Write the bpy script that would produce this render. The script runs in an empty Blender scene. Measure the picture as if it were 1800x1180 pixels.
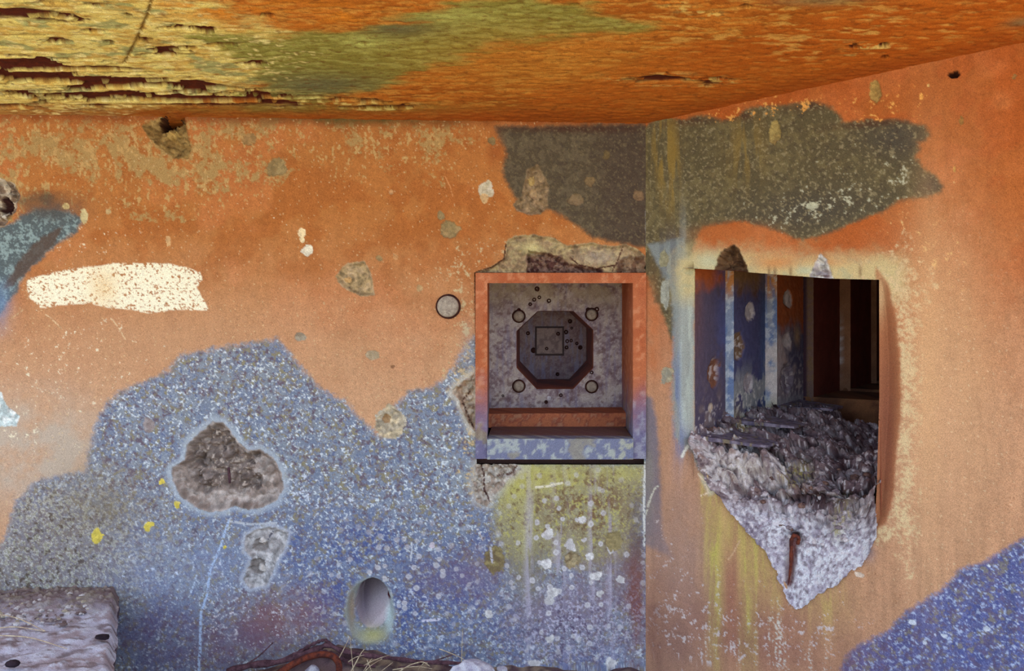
import bpy, math, random
import numpy as np
from mathutils import Vector

# ------------------------------------------------------------------ camera, light, exposure
SC = bpy.context.scene
COL = SC.collection
EH = 1.26                                    # eye height above the ground (m)
cd = bpy.data.cameras.new('camera')
cam = bpy.data.objects.new('camera', cd)
COL.objects.link(cam)
cam.location = (0, 0, EH)
cam.rotation_euler = (math.radians(90), 0, 0)
cd.sensor_width = 36.0
cd.lens = 30.0
cd.shift_y = -50.0 / 1800.0
cd.clip_start = 0.02
SC.camera = cam

world = bpy.data.worlds.new('sky')
SC.world = world
world.use_nodes = True
bg = world.node_tree.nodes['Background']
bg.inputs[0].default_value = (0.82, 1.0, 1.26, 1)
bg.inputs[1].default_value = 1.12

sd_ = bpy.data.lights.new('sun', 'SUN')
sd_.energy = 6.5
sd_.color = (1.0, 0.90, 0.74)
sd_.angle = math.radians(2.0)
sun = bpy.data.objects.new('sun', sd_)
COL.objects.link(sun)
sun.location = (0, 6, 8)
sun.rotation_euler = (math.radians(-20), math.radians(8), 0)   # comes from behind the wall, lights the yard in front

SC.view_settings.view_transform = 'Standard'
SC.view_settings.look = 'None'
SC.view_settings.gamma = 1.0
SC.view_settings.exposure = 0.90
SC.view_settings.use_curve_mapping = False

rng = np.random.default_rng(7)
random.seed(7)

# ------------------------------------------------------------------ numpy helpers
def lin(c, k=0.86):
    c = np.asarray(c, float) / 255.0
    return np.where(c <= 0.04045, c / 12.92, ((c + 0.055) / 1.055) ** 2.4) * k

def _hash(ix, iy, seed):
    h = (ix.astype(np.int64) * 374761393 + iy.astype(np.int64) * 668265263 + seed * 1442695041) & 0xFFFFFFFF
    h = ((h ^ (h >> 13)) * 1274126177) & 0xFFFFFFFF
    h = ((h ^ (h >> 16)) * 2246822519) & 0xFFFFFFFF
    return ((h ^ (h >> 15)) & 0xFFFFFF) / float(0xFFFFFF)

def vnoise(x, y, seed=0):
    ix = np.floor(x); iy = np.floor(y)
    fx = x - ix; fy = y - iy
    fx = fx * fx * (3 - 2 * fx); fy = fy * fy * (3 - 2 * fy)
    a = _hash(ix, iy, seed); b = _hash(ix + 1, iy, seed)
    c = _hash(ix, iy + 1, seed); d = _hash(ix + 1, iy + 1, seed)
    return (a * (1 - fx) + b * fx) * (1 - fy) + (c * (1 - fx) + d * fx) * fy

def fbm(x, y, octv=4, seed=0, gain=0.5, rot=False):
    if rot: x, y = x * .8 - y * .6, x * .6 + y * .8
    t = np.zeros_like(x); a = 1.0; n = 0.0
    for i in range(octv):
        t += a * vnoise(x + 17.3 * i, y - 9.1 * i, seed + i)
        n += a; a *= gain; x = x * 2.03; y = y * 2.03
        if rot: x, y = x * .72 - y * .694, x * .694 + y * .72
    return t / n

def worley(x, y, seed=0):
    """distance to the nearest random point and that cell's random value"""
    ix = np.floor(x); iy = np.floor(y)
    best = np.full(x.shape, 9.0); val = np.zeros(x.shape)
    for dx in (-1, 0, 1):
        for dy in (-1, 0, 1):
            jx = ix + dx; jy = iy + dy
            d = np.hypot(jx + _hash(jx, jy, seed) - x, jy + _hash(jx, jy, seed + 1) - y)
            m = d < best
            best = np.where(m, d, best)
            val = np.where(m, _hash(jx, jy, seed + 2), val)
    return best, val

def sstep(a, b, x):
    t = np.clip((x - a) / (b - a), 0, 1)
    return t * t * (3 - 2 * t)

def poly_near(x, y, poly):
    """signed distance (negative inside) and the nearest boundary point"""
    p = np.asarray(poly, float)
    best = np.full(x.shape, 1e9); nx = np.zeros(x.shape); ny = np.zeros(x.shape)
    ins = np.zeros(x.shape, bool)
    for i in range(len(p)):
        ax, ay = p[i]; bx, by = p[(i + 1) % len(p)]
        ex, ey = bx - ax, by - ay
        t = np.clip(((x - ax) * ex + (y - ay) * ey) / (ex * ex + ey * ey + 1e-12), 0, 1)
        qx = ax + t * ex; qy = ay + t * ey
        d = (x - qx) ** 2 + (y - qy) ** 2
        m = d < best
        best = np.where(m, d, best); nx = np.where(m, qx, nx); ny = np.where(m, qy, ny)
        cr = ((ay > y) != (by > y)) & (x < (bx - ax) * (y - ay) / ((by - ay) + 1e-12) + ax)
        ins ^= cr
    d = np.sqrt(best)
    return np.where(ins, -d, d), nx, ny

def sdp(x, y, poly, margin=0.12):
    p = np.asarray(poly, float)
    out = np.full(x.shape, 1.0)
    m = (x > p[:, 0].min() - margin) & (x < p[:, 0].max() + margin) & (y > p[:, 1].min() - margin) & (y < p[:, 1].max() + margin)
    if m.any():
        out[m] = poly_near(x[m], y[m], p)[0]
    return out

def sline(x, y, pts, margin=0.05):
    """distance to an open polyline"""
    p = np.asarray(pts, float)
    out = np.full(x.shape, 1.0)
    m = (x > p[:, 0].min() - margin) & (x < p[:, 0].max() + margin) & (y > p[:, 1].min() - margin) & (y < p[:, 1].max() + margin)
    xx = x[m]; yy = y[m]; best = np.full(xx.shape, 1.0)
    for i in range(len(p) - 1):
        ax, ay = p[i]; bx, by = p[i + 1]; ex, ey = bx - ax, by - ay
        t = np.clip(((xx - ax) * ex + (yy - ay) * ey) / (ex * ex + ey * ey + 1e-12), 0, 1)
        best = np.minimum(best, np.hypot(xx - ax - t * ex, yy - ay - t * ey))
    out[m] = best
    return out

def axis(a, b, fine0, fine1, step, coarse, extra=()):
    """1-D grid: fine inside [fine0, fine1], coarse outside"""
    parts = [np.arange(a, fine0, coarse), np.arange(fine0, fine1, step), np.arange(fine1, b + coarse, coarse)]
    return np.unique(np.round(np.concatenate(parts), 5))

class Paint:
    """a colour layer stack over an array of points"""
    def __init__(s, n, c): s.c = np.tile(lin(c), (n, 1))
    def mix(s, c, m):
        c = lin(c) if not isinstance(c, np.ndarray) else c
        m = np.clip(m, 0, 1)[:, None]
        s.c = s.c * (1 - m) + c * m
    def mul(s, f): s.c = s.c * f[:, None]

# ------------------------------------------------------------------ wall planes
class Plane:
    """a vertical wall: origin in plan, direction along it, direction into it"""
    def __init__(s, c, ang, sign):
        s.C = np.array(c, float)
        s.U = np.array([math.cos(ang), sign * math.sin(ang)])
        s.N = np.array([-s.U[1], s.U[0]])            # points into the wall
    def m(s, px, py, w=0.0):
        px = np.asarray(px, float); py = np.asarray(py, float)
        dx = (px - 900) / 1500.0; dz = (540 - py) / 1500.0
        o = s.C + w * s.N
        t = (o @ s.N) / (dx * s.N[0] + s.N[1])
        return (t * dx - o[0]) * s.U[0] + (t - o[1]) * s.U[1], t * dz
    def poly(s, pts, w=0.0):
        a = np.array(pts, float)
        x, z = s.m(a[:, 0], a[:, 1], w)
        return np.stack([x, z], 1)
    def p3(s, u, z, w):
        u = np.asarray(u, float); w = np.asarray(w, float); z = np.asarray(z, float) + 0 * u
        return np.stack([s.C[0] + u * s.U[0] + w * s.N[0], s.C[1] + u * s.U[1] + w * s.N[1], z], -1)
    def at(s, px, py, w=0.0):
        u, z = s.m(px, py, w)
        return s.p3(u, z, w)
    def ell(s, px, py, rx, ry):
        a, z = s.m(px, py)
        a1, _ = s.m(px + rx, py); _, z1 = s.m(px, py + ry)
        return float(a), float(z), abs(float(a1 - a)), abs(float(z1 - z))

class SkewPlane(Plane):
    """a recess in a wall whose sides run at a slight angle to it (k sideways per unit depth)"""
    def __init__(s, c, ang, sign, k):
        Plane.__init__(s, c, ang, sign); s.k = k
    def m(s, px, py, w=0.0):
        u, z = Plane.m(s, px, py, w); return u - s.k * w, z
    def p3(s, u, z, w):
        u = np.asarray(u, float); w = np.asarray(w, float)
        return Plane.p3(s, u + s.k * w, z, w)

CX, CY = 0.47, 3.0
WL = Plane((CX, CY), math.radians(3.0), 1)
WN = SkewPlane((CX, CY), math.radians(3.0), 1, 0.082)
WR = Plane((CX, CY), math.radians(30.0), -1)

# ------------------------------------------------------------------ mesh helpers (all heights below are relative to the eye)
def tag(o, label=None, cat=None, group=None, kind=None):
    if label: o['label'] = label
    if cat: o['category'] = cat
    if group: o['group'] = group
    if kind: o['kind'] = kind
    return o

def empty(name, loc):
    o = bpy.data.objects.new(name, None)
    o.empty_display_size = 0.05
    COL.objects.link(o)
    o.location = (loc[0], loc[1], loc[2] + EH)
    return o

def wloc(o):
    v = Vector(o.location)
    p = o.parent
    while p: v = v + Vector(p.location); p = p.parent
    return np.array(v)

def mk(name, P, F, mat, parent=None, col=None, smooth=True):
    P = np.array(P, float).reshape(-1, 3).copy()
    P[:, 2] += EH
    me = bpy.data.meshes.new(name)
    F = np.asarray(F) if not isinstance(F, list) else F
    ctr = np.array([(P[:, 0].min() + P[:, 0].max()) / 2, (P[:, 1].min() + P[:, 1].max()) / 2, P[:, 2].min()])
    Q = P - ctr
    if isinstance(F, np.ndarray):
        k = F.shape[1]
        me.vertices.add(len(Q)); me.vertices.foreach_set('co', Q.astype(np.float32).ravel())
        me.loops.add(F.size); me.loops.foreach_set('vertex_index', F.astype(np.int32).ravel())
        me.polygons.add(len(F))
        me.polygons.foreach_set('loop_start', np.arange(0, F.size, k, dtype=np.int32))
        me.update(calc_edges=True); me.validate()
    else:
        me.from_pydata([tuple(q) for q in Q], [], [tuple(f) for f in F]); me.update()
    me.polygons.foreach_set('use_smooth', np.full(len(me.polygons), smooth))
    if col is not None:
        ca = me.color_attributes.new('Col', 'FLOAT_COLOR', 'POINT')
        ca.data.foreach_set('color', np.concatenate([np.clip(col, 0, 1), np.ones((len(Q), 1))], 1).astype(np.float32).ravel())
    me.materials.append(mat)
    o = bpy.data.objects.new(name, me)
    COL.objects.link(o)
    if parent is not None:
        o.parent = parent
        o.location = ctr - wloc(parent)
    else:
        o.location = ctr
    return o

def grid_faces(ni, nj, keep=None):
    i, j = np.meshgrid(np.arange(ni - 1), np.arange(nj - 1), indexing='ij')
    a = (i * nj + j).ravel()
    F = np.stack([a, a + nj, a + nj + 1, a + 1], 1)
    if keep is not None: F = F[keep.ravel()]
    return F

def compact(P, F, col=None):
    used = np.unique(F)
    mp = np.full(len(P), -1); mp[used] = np.arange(len(used))
    return P[used], mp[F], (col[used] if col is not None else None)

def cut_grid(A, B, hole_polys):
    """grid of A x B with the polygons cut out; vertices near an edge are snapped onto it"""
    a, b = np.meshgrid(A, B, indexing='ij')
    a = a.ravel().copy(); b = b.ravel().copy()
    drop = np.zeros(len(a), bool)
    step = 0.0035
    for h in hole_polys:
        m = (a > h[:, 0].min() - .02) & (a < h[:, 0].max() + .02) & (b > h[:, 1].min() - .02) & (b < h[:, 1].max() + .02)
        idx = np.where(m)[0]
        d, nx, ny = poly_near(a[idx], b[idx], h)
        s = np.abs(d) < step * 0.75
        a[idx[s]] = nx[s]; b[idx[s]] = ny[s]
        drop[idx[(d < 0) & ~s]] = True
    F = grid_faces(len(A), len(B))
    F = F[~drop[F].any(1)]
    for h in hole_polys:                      # faces whose corners all sit on the cut edge
        fc = np.stack([a[F].mean(1), b[F].mean(1)], 1)
        m = (fc[:, 0] > h[:, 0].min()) & (fc[:, 0] < h[:, 0].max()) & (fc[:, 1] > h[:, 1].min()) & (fc[:, 1] < h[:, 1].max())
        bad = np.zeros(len(F), bool)
        ii = np.where(m)[0]
        bad[ii] = poly_near(fc[ii, 0], fc[ii, 1], h)[0] < -0.0004
        F = F[~bad]
    return a, b, F

def patch(name, fn, nu, nv, colfn, mat, parent=None, flip=False, smooth=True):
    """surface over the unit square; fn(u, v) -> points, colfn(points, u, v) -> linear colours"""
    u, v = np.meshgrid(np.linspace(0, 1, nu), np.linspace(0, 1, nv), indexing='ij')
    u = u.ravel(); v = v.ravel()
    P = fn(u, v)
    F = grid_faces(nu, nv)
    if flip: F = F[:, ::-1]
    return mk(name, P, F, mat, parent, colfn(P, u, v) if colfn else None, smooth)

def cbox(name, c8, colfn, mat, parent=None, res=0.008, rough=0.0):
    """a box given by 8 corners (x fastest, then y, then z), each side finely divided and coloured by colfn"""
    c = np.array(c8, float)
    quads = [(0, 1, 5, 4), (1, 3, 7, 5), (3, 2, 6, 7), (2, 0, 4, 6), (4, 5, 7, 6), (2, 3, 1, 0)]
    Ps, Fs, n = [], [], 0
    for q in quads:
        a, b, d, e = c[q[0]], c[q[1]], c[q[2]], c[q[3]]
        nu = max(2, int(np.linalg.norm(b - a) / res) + 1); nv = max(2, int(np.linalg.norm(e - a) / res) + 1)
        nu = min(nu, 140); nv = min(nv, 140)
        u, v = np.meshgrid(np.linspace(0, 1, nu), np.linspace(0, 1, nv), indexing='ij')
        u = u.ravel()[:, None]; v = v.ravel()[:, None]
        Ps.append((a * (1 - u) + b * u) * (1 - v) + (e * (1 - u) + d * u) * v)
        Fs.append(grid_faces(nu, nv) + n); n += nu * nv
    P = np.concatenate(Ps); F = np.concatenate(Fs)
    if rough:
        P = P + (fbm(P[:, 0] * 60 + P[:, 1] * 31, P[:, 2] * 60 + P[:, 1] * 17, 4, 5)[:, None] - .5) * rough * np.array([1, 1, .6])
    return mk(name, P, F, mat, parent, colfn(P) if colfn else None, smooth=False)

def tube(name, pts, rad, mat, parent=None, sides=7, colfn=None):
    pts = [Vector(p) for p in pts]; n = len(pts)
    rad = rad if hasattr(rad, '__len__') else [rad] * n
    P, F = [], []
    for i, p in enumerate(pts):
        d = (pts[min(i + 1, n - 1)] - pts[max(i - 1, 0)]).normalized()
        up = Vector((0, 0, 1)) if abs(d.z) < 0.9 else Vector((0, 1, 0))
        a = d.cross(up).normalized(); b = d.cross(a)
        for k in range(sides):
            t = 2 * math.pi * k / sides
            P.append(p + (a * math.cos(t) + b * math.sin(t)) * rad[i])
    for i in range(n - 1):
        for k in range(sides):
            F.append((i * sides + k, i * sides + (k + 1) % sides, (i + 1) * sides + (k + 1) % sides, (i + 1) * sides + k))
    F.append(tuple(range(sides))[::-1]); F.append(tuple(range((n - 1) * sides, n * sides)))
    return mk(name, [tuple(p) for p in P], F, mat, parent, None)

def spline(ctrl, n=40):
    """Catmull-Rom through the control points"""
    c = [np.array(p, float) for p in ctrl]
    c = [2 * c[0] - c[1]] + c + [2 * c[-1] - c[-2]]
    out = []
    seg = len(c) - 3
    for i in range(n):
        t = i / (n - 1) * seg; k = min(int(t), seg - 1); t -= k
        p0, p1, p2, p3 = c[k:k + 4]
        out.append(0.5 * ((2 * p1) + (p2 - p0) * t + (2 * p0 - 5 * p1 + 4 * p2 - p3) * t * t + (3 * p1 - p0 - 3 * p2 + p3) * t ** 3))
    return out

def rock(name, ctr, size, mat, parent=None, seed=1, sub=2, rough=0.35, rot=0.0):
    """an angular lump: a subdivided icosahedron pushed in by random cutting planes"""
    import bmesh
    bm = bmesh.new(); bmesh.ops.create_icosphere(bm, subdivisions=sub, radius=1.0)
    P = np.array([v.co[:] for v in bm.verts]); F = [tuple(v.index for v in f.verts) for f in bm.faces]; bm.free()
    r = np.random.default_rng(seed)
    for _ in range(9):
        n = r.normal(size=3); n /= np.linalg.norm(n); d = 1 - rough * r.random()
        k = P @ n; P = P - np.outer(np.maximum(k - d, 0), n)
    P *= 1 + (r.random((len(P), 1)) - .5) * 0.06
    P *= np.array(size)
    c, s = math.cos(rot), math.sin(rot)
    P = np.stack([P[:, 0] * c - P[:, 1] * s, P[:, 0] * s + P[:, 1] * c, P[:, 2]], 1)
    return mk(name, P + np.array(ctr), F, mat, parent, None, smooth=False)

# ------------------------------------------------------------------ materials
def new_mat(name, rough=0.9, spec=0.25):
    m = bpy.data.materials.new(name); m.use_nodes = True
    nt = m.node_tree; b = nt.nodes['Principled BSDF']
    b.inputs['Roughness'].default_value = rough
    b.inputs['Specular IOR Level'].default_value = spec
    return m, nt, b

def grainy(m, nt, b, src, scale=420.0, lo=0.70, hi=1.30, bump=0.32, bscale=260.0, bdist=0.002):
    tc = nt.nodes.new('ShaderNodeNewGeometry')
    n = nt.nodes.new('ShaderNodeTexNoise'); n.inputs['Scale'].default_value = scale; n.inputs['Detail'].default_value = 3
    nt.links.new(tc.outputs['Position'], n.inputs['Vector'])
    mr = nt.nodes.new('ShaderNodeMapRange')
    mr.inputs['From Min'].default_value = 0.3; mr.inputs['From Max'].default_value = 0.7
    mr.inputs['To Min'].default_value = lo; mr.inputs['To Max'].default_value = hi
    nt.links.new(n.outputs['Fac'], mr.inputs['Value'])
    mx = nt.nodes.new('ShaderNodeVectorMath'); mx.operation = 'SCALE'
    nt.links.new(src, mx.inputs[0]); nt.links.new(mr.outputs['Result'], mx.inputs['Scale'])
    nt.links.new(mx.outputs['Vector'], b.inputs['Base Color'])
    if bump:
        n2 = nt.nodes.new('ShaderNodeTexNoise'); n2.inputs['Scale'].default_value = bscale; n2.inputs['Detail'].default_value = 5
        nt.links.new(tc.outputs['Position'], n2.inputs['Vector'])
        bp = nt.nodes.new('ShaderNodeBump'); bp.inputs['Strength'].default_value = bump; bp.inputs['Distance'].default_value = bdist
        nt.links.new(n2.outputs['Fac'], bp.inputs['Height']); nt.links.new(bp.outputs['Normal'], b.inputs['Normal'])

def attr_mat(name, **k):
    rough = k.pop('rough', 0.92); spec = k.pop('spec', 0.2)
    m, nt, b = new_mat(name, rough, spec)
    a = nt.nodes.new('ShaderNodeAttribute'); a.attribute_name = 'Col'
    grainy(m, nt, b, a.outputs['Color'], **k)
    return m

def two_tone(name, c1, c2, scale=40.0, rough=0.9, spec=0.2, **k):
    m, nt, b = new_mat(name, rough, spec)
    g = nt.nodes.new('ShaderNodeNewGeometry')
    n = nt.nodes.new('ShaderNodeTexNoise'); n.inputs['Scale'].default_value = scale; n.inputs['Detail'].default_value = 6
    nt.links.new(g.outputs['Position'], n.inputs['Vector'])
    r = nt.nodes.new('ShaderNodeValToRGB')
    r.color_ramp.elements[0].position = 0.38; r.color_ramp.elements[1].position = 0.62
    r.color_ramp.elements[0].color = (*lin(c1), 1); r.color_ramp.elements[1].color = (*lin(c2), 1)
    nt.links.new(n.outputs['Fac'], r.inputs['Fac'])
    grainy(m, nt, b, r.outputs['Color'], **k)
    return m

M_wall = attr_mat('painted_concrete')
M_ceil = attr_mat('flaking_soffit', bump=0.4)
M_rub = attr_mat('broken_concrete', bump=0.6, bdist=0.004, bscale=180.0)
M_steel = attr_mat('weathered_steel', rough=0.6, spec=0.4, bump=0.3)
M_peb = [two_tone('pebble_grey', (150, 138, 142), (112, 100, 108), 90), two_tone('pebble_pale', (214, 206, 206), (176, 166, 172), 90),
         two_tone('pebble_brown', (128, 100, 88), (90, 68, 66), 90)]
M_rust = two_tone('rusted_iron', (118, 58, 40), (72, 36, 34), 60, 0.85)
M_straw = two_tone('dry_straw', (222, 206, 172), (176, 152, 128), 60)
M_twig = two_tone('dry_root', (104, 74, 82), (70, 46, 54), 60)
M_bolt = two_tone('worn_bolt_steel', (178, 168, 152), (150, 138, 126), 70, 0.7)
M_dark = two_tone('dark_rust_ring', (72, 40, 34), (52, 26, 24), 60)
M_stone = two_tone('pale_limestone', (206, 206, 216), (160, 156, 176), 35, bump=0.6, bscale=90, bdist=0.006)
M_black = two_tone('black_slag', (50, 36, 44), (32, 22, 30), 60)


# ------------------------------------------------------------------ painted wall surfaces
class Surf:
    """points (s, z) on a wall with a colour stack and a relief depth (positive = into the wall)"""
    def __init__(S, pl, s, z, base):
        S.pl = pl; S.s = s; S.z = z; S.n = len(s)
        S.P = Paint(S.n, base); S.D = np.zeros(S.n)
        S.n1 = fbm(s * 14, z * 14, 4, 11, rot=True)           # broad mottling
        S.n2 = fbm(s * 60, z * 60, 4, 23, rot=True)           # centimetre mottling
        S.n3 = fbm(s * 190, z * 190, 3, 31, rot=True)         # speckle
        S.n4 = _hash(np.floor(s * 320), np.floor(z * 320), 3)
        S.st = fbm(s * 70, z * 7, 4, 47)            # vertical streaks
    def sd(S, pts, amp=0.01, freq=None):
        d = sdp(S.s, S.z, S.pl.poly(pts))
        n = (S.n2 - .5) * 1.2 + (S.n3 - .5) * .6 + (S.n1 - .5) * .8
        return d + n * amp
    def area(S, pts, c, edge=0.012, amp=0.02, k=1.0):
        m = sstep(edge, -edge, S.sd(pts, amp)) * k
        S.P.mix(c, m)
        return m
    def blob(S, px, py, rx, ry):
        a, z, ra, rz = S.pl.ell(px, py, rx, ry)
        return np.exp(-(((S.s - a) / ra) ** 2 + ((S.z - z) / rz) ** 2))
    def wash(S, px, py, rx, ry, c, k=1.0, rag=0.8):
        m = S.blob(px, py, rx, ry)
        m = np.clip(m * (1 + rag * (S.n1 - .5) * 2 + rag * (S.n2 - .5)), 0, 1) * k
        S.P.mix(c, m)
    def flecks(S, w, c, thr=0.66, soft=0.03, field=None):
        """ragged flakes where the noise passes a threshold lowered by the weight w (0..1)"""
        f = field if field is not None else S.n2 * .55 + S.n3 * .45
        S.P.mix(c, sstep(thr - soft, thr + soft, f + 0.16 * (w - 1)) * (w > 0.02))
    def crater(S, px, py, rx, ry, depth, c, c2=None, ragged=0.35, rough=0.35, halo=None):
        a, z, ra, rz = S.pl.ell(px, py, rx, ry)
        m0 = (np.abs(S.s - a) < ra * 1.9) & (np.abs(S.z - z) < rz * 1.9)
        i = np.where(m0)[0]
        if not len(i): return
        dx = (S.s[i] - a) / ra; dz = (S.z[i] - z) / rz
        r = np.hypot(dx, dz)
        th = np.arctan2(dz, dx)
        r = r * (1 + ragged * (vnoise(np.cos(th) * 1.1 + px * .7, np.sin(th) * 1.1 + py * .7, 77) - .5) * 1.5) + (S.n3[i] - .5) * .35 + (S.n2[i] - .5) * .5
        inside = sstep(1.04, 0.93, r)
        depth = depth * 1.9
        rag = (fbm(S.s[i] * 120 + px, S.z[i] * 120, 3, 61) - .5) * 2
        S.D[i] += inside * depth * (0.35 + 0.65 * np.clip(1 - r, 0, 1)) + inside * rag * depth * rough
        cc = lin(c)[None, :] * (1 + .35 * rag[:, None])
        if c2 is not None:
            t = sstep(.35, .65, S.n2[i])[:, None]
            cc = cc * (1 - t) + lin(c2)[None, :] * t
        if halo is not None:
            h = sstep(1.35, 1.0, r)[:, None]
            S.P.c[i] = S.P.c[i] * (1 - h * .8) + lin(halo) * h * .8
        k = inside[:, None]
        S.P.c[i] = S.P.c[i] * (1 - k) + cc * k
    def chip(S, pts, depth, c, c2=None, rough=0.5, edge=0.004, amp=0.006, rfreq=90, slope=0.012):
        d = S.sd(pts, amp)
        i = np.where(d < edge)[0]
        if not len(i): return None
        di = d[i]
        m = sstep(edge, -edge * .3, di)
        depth = depth * 1.35
        rag = fbm(S.s[i] * rfreq, S.z[i] * rfreq, 4, 71, rot=True) - .5
        rid = np.abs(fbm(S.s[i] * rfreq * .6, S.z[i] * rfreq * .6, 4, 83) - .5) * 2
        S.D[i] += depth * sstep(0, -slope, di) + m * depth * rough * (rag * 2 - rid + .3)
        cc = lin(c)[None, :] * (1 + 1.7 * rag[:, None])
        if c2 is not None:
            t = sstep(.42, .58, fbm(S.s[i] * rfreq * .7 + 3, S.z[i] * rfreq * .7, 4, 91))[:, None]
            cc = cc * (1 - t) + lin(c2)[None, :] * (1 + 1.3 * rag[:, None]) * t
        S.P.c[i] = S.P.c[i] * (1 - m[:, None]) + cc * m[:, None]
        return i, di
    def scratch(S, pts, c, w=0.002, k=1.0):
        d = sline(S.s + (S.n2 - .5) * .006, S.z, S.pl.poly(pts))
        S.P.mix(c, sstep(w * 1.4, w * .6, d) * k * (S.n3 > .34))
    def speckle(S, w, cols, seed=5):
        """salt-and-pepper of several paint colours: (colour, share)"""
        f = fbm(S.s * 150 + seed, S.z * 150, 3, seed, rot=True)
        g = fbm(S.s * 75 - seed, S.z * 75, 4, seed + 9, .65, rot=True)
        for k, (c, lo, hi) in enumerate(cols):
            q = f if k % 2 == 0 else g
            S.P.mix(c, sstep(lo, hi, q) * w)

# ------------------------------------------------------------------ left wall
NICHE = [(834, 479), (1136, 479), (1132, 817), (838, 817)]
SA = axis(-3.6, 0.0, -2.24, 0.0, 0.003, 0.012)
SA = np.append(SA[SA < -0.001], 0.0)
ZA = axis(-1.36, 0.82, -1.25, 0.70, 0.003, 0.02)
a, b, F = cut_grid(SA, ZA, [WL.poly(NICHE)])
S = Surf(WL, a, b, (184, 120, 64))
P = S.P
# worn orange coat, paler and pinker low down: fading plus cooler daylight painted in
P.mix((168, 96, 44), sstep(.42, .62, S.n1) * .5)
P.mix((200, 124, 74), sstep(.52, .66, fbm(a * 5, b * 5, 4, 3)) * .5)
low = sstep(0.36, -0.42, b + (S.n1 - .5) * .2)
P.mix((204, 162, 126), low * .92)
P.mul(1 + .2 * (S.n2 - .5) + .40 * (S.n3 - .5) + .12 * (S.st - .5))
P.mix((120, 66, 36), sstep(.70, .76, S.n3) * .4)
S.wash(300, 600, 260, 60, (198, 156, 120), .5)
S.wash(60, 790, 130, 90, (192, 178, 160), .9)
# cream flaking coat under the soffit
band = np.maximum.reduce([S.blob(60, 260, 160, 45), S.blob(300, 270, 110, 62), S.blob(170, 270, 100, 50) * .9, S.blob(440, 240, 90, 36) * .7,
                          S.blob(640, 250, 60, 40) * .62, S.blob(765, 255, 26, 40) * .75, S.blob(20, 330, 50, 50) * 1.0, S.blob(690, 230, 120, 26) * .6,
                          S.blob(220, 240, 330, 22) * .8])
S.flecks(band, (176, 144, 92), .47, .05, S.n2 * .35 + S.n3 * .2 + S.n1 * .45)
S.flecks(band * .8, (196, 160, 104), .57, .04, fbm(a * 90, b * 60, 4, 53))
P.mix((130, 66, 28), sstep(.612, .655, b + (S.n1 - .5) * .03) * .75)      # brown grime line along the soffit
S.wash(640, 206, 150, 13, (92, 84, 44), .9)
# scattered pale flecks on the orange
spots = np.maximum.reduce([S.blob(110, 660, 150, 110), S.blob(130, 410, 120, 45), S.blob(40, 760, 60, 60), S.blob(180, 620, 130, 80) * .9, S.blob(520, 395, 70, 24) * .6, S.blob(100, 560, 120, 40) * .6])
S.flecks(spots, (236, 226, 196), .665, .02, S.n2 * .5 + S.n3 * .5)
wd, wv = worley(a * 42, b * 42, 15)
P.mix((222, 196, 150), sstep(.10, .05, wd / (.35 + wv)) * (wv > .55) * .7)
# the painted-out white bar
d = S.sd([(47, 490), (100, 478), (150, 470), (200, 463), (300, 464), (352, 478), (356, 492), (346, 505), (366, 545), (300, 545), (262, 551), (232, 545), (180, 540), (160, 533), (120, 536), (72, 541), (50, 522)], .006)
m = sstep(.003, -.003, d)
hold = np.clip(S.n3 * .5 + fbm(a * 130, b * 200, 3, 63) * .5 + sstep(0, -.03, d) * .05, 0, 1)
P.mix((255, 250, 222), m * sstep(.40, .47, hold + .05 * (S.n1 - .5)))
P.mix((240, 206, 150), m * S.blob(182, 505, 26, 34) * .6)
# blue-grey brush mark at the far left
m = S.area([(-60, 420), (20, 392), (62, 368), (120, 372), (146, 386), (132, 408), (98, 430), (70, 455), (45, 480), (30, 512), (0, 552), (-60, 600)], (92, 104, 108), .01, .02)
P.mix((152, 176, 178), m * sstep(.46, .60, S.n3 * .5 + S.n2 * .5) * .8)
S.area([(110, 398), (70, 420), (40, 450), (10, 495), (2, 512), (22, 505), (60, 462), (95, 430)], (92, 78, 70), .006, .008, .9)
S.wash(65, 352, 70, 16, (92, 78, 62), .85)
S.wash(95, 372, 50, 16, (84, 82, 80), .8)
S.wash(-5, 540, 22, 40, (110, 140, 180), .7)
# ---- the blue field
BLUE = [(-300, 1400), (-300, 970), (0, 965), (18, 930), (30, 880), (60, 850), (110, 836), (152, 832), (158, 790), (170, 745), (186, 712), (228, 682), (298, 652), (318, 626),
        (400, 611), (490, 598), (520, 640), (560, 682), (606, 708), (636, 740), (668, 770), (690, 722), (720, 690), (762, 682), (800, 650), (822, 610), (836, 595), (1200, 640), (1200, 1400)]
dB = S.sd(BLUE, .016)
mB = sstep(.016, -.016, dB)
P.mix((136, 146, 158), mB)
deep = np.clip(np.maximum.reduce([S.blob(610, 960, 150, 70), S.blob(760, 1080, 170, 110), S.blob(590, 1050, 90, 80), S.blob(880, 960, 60, 60) * .8, S.blob(470, 900, 120, 40) * .5, S.blob(960, 1170, 150, 30) * .8, S.blob(330, 1110, 120, 40) * .5]) * (1 + 1.1 * (S.n1 - .5)), 0, 1) * mB
P.mix((100, 116, 152), sstep(.35, .7, S.n1) * mB * .5)
P.mix((74, 88, 146), deep * .8)
S.speckle(mB * (1 - .35 * deep), [((184, 198, 210), .50, .72), ((128, 114, 118), .50, .66), ((100, 112, 146), .56, .72), ((142, 138, 112), .56, .70)], 5)
S.speckle(mB * (1 - .3 * deep), [((214, 226, 234), .64, .74), ((108, 96, 110), .56, .72)], 15)
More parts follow.
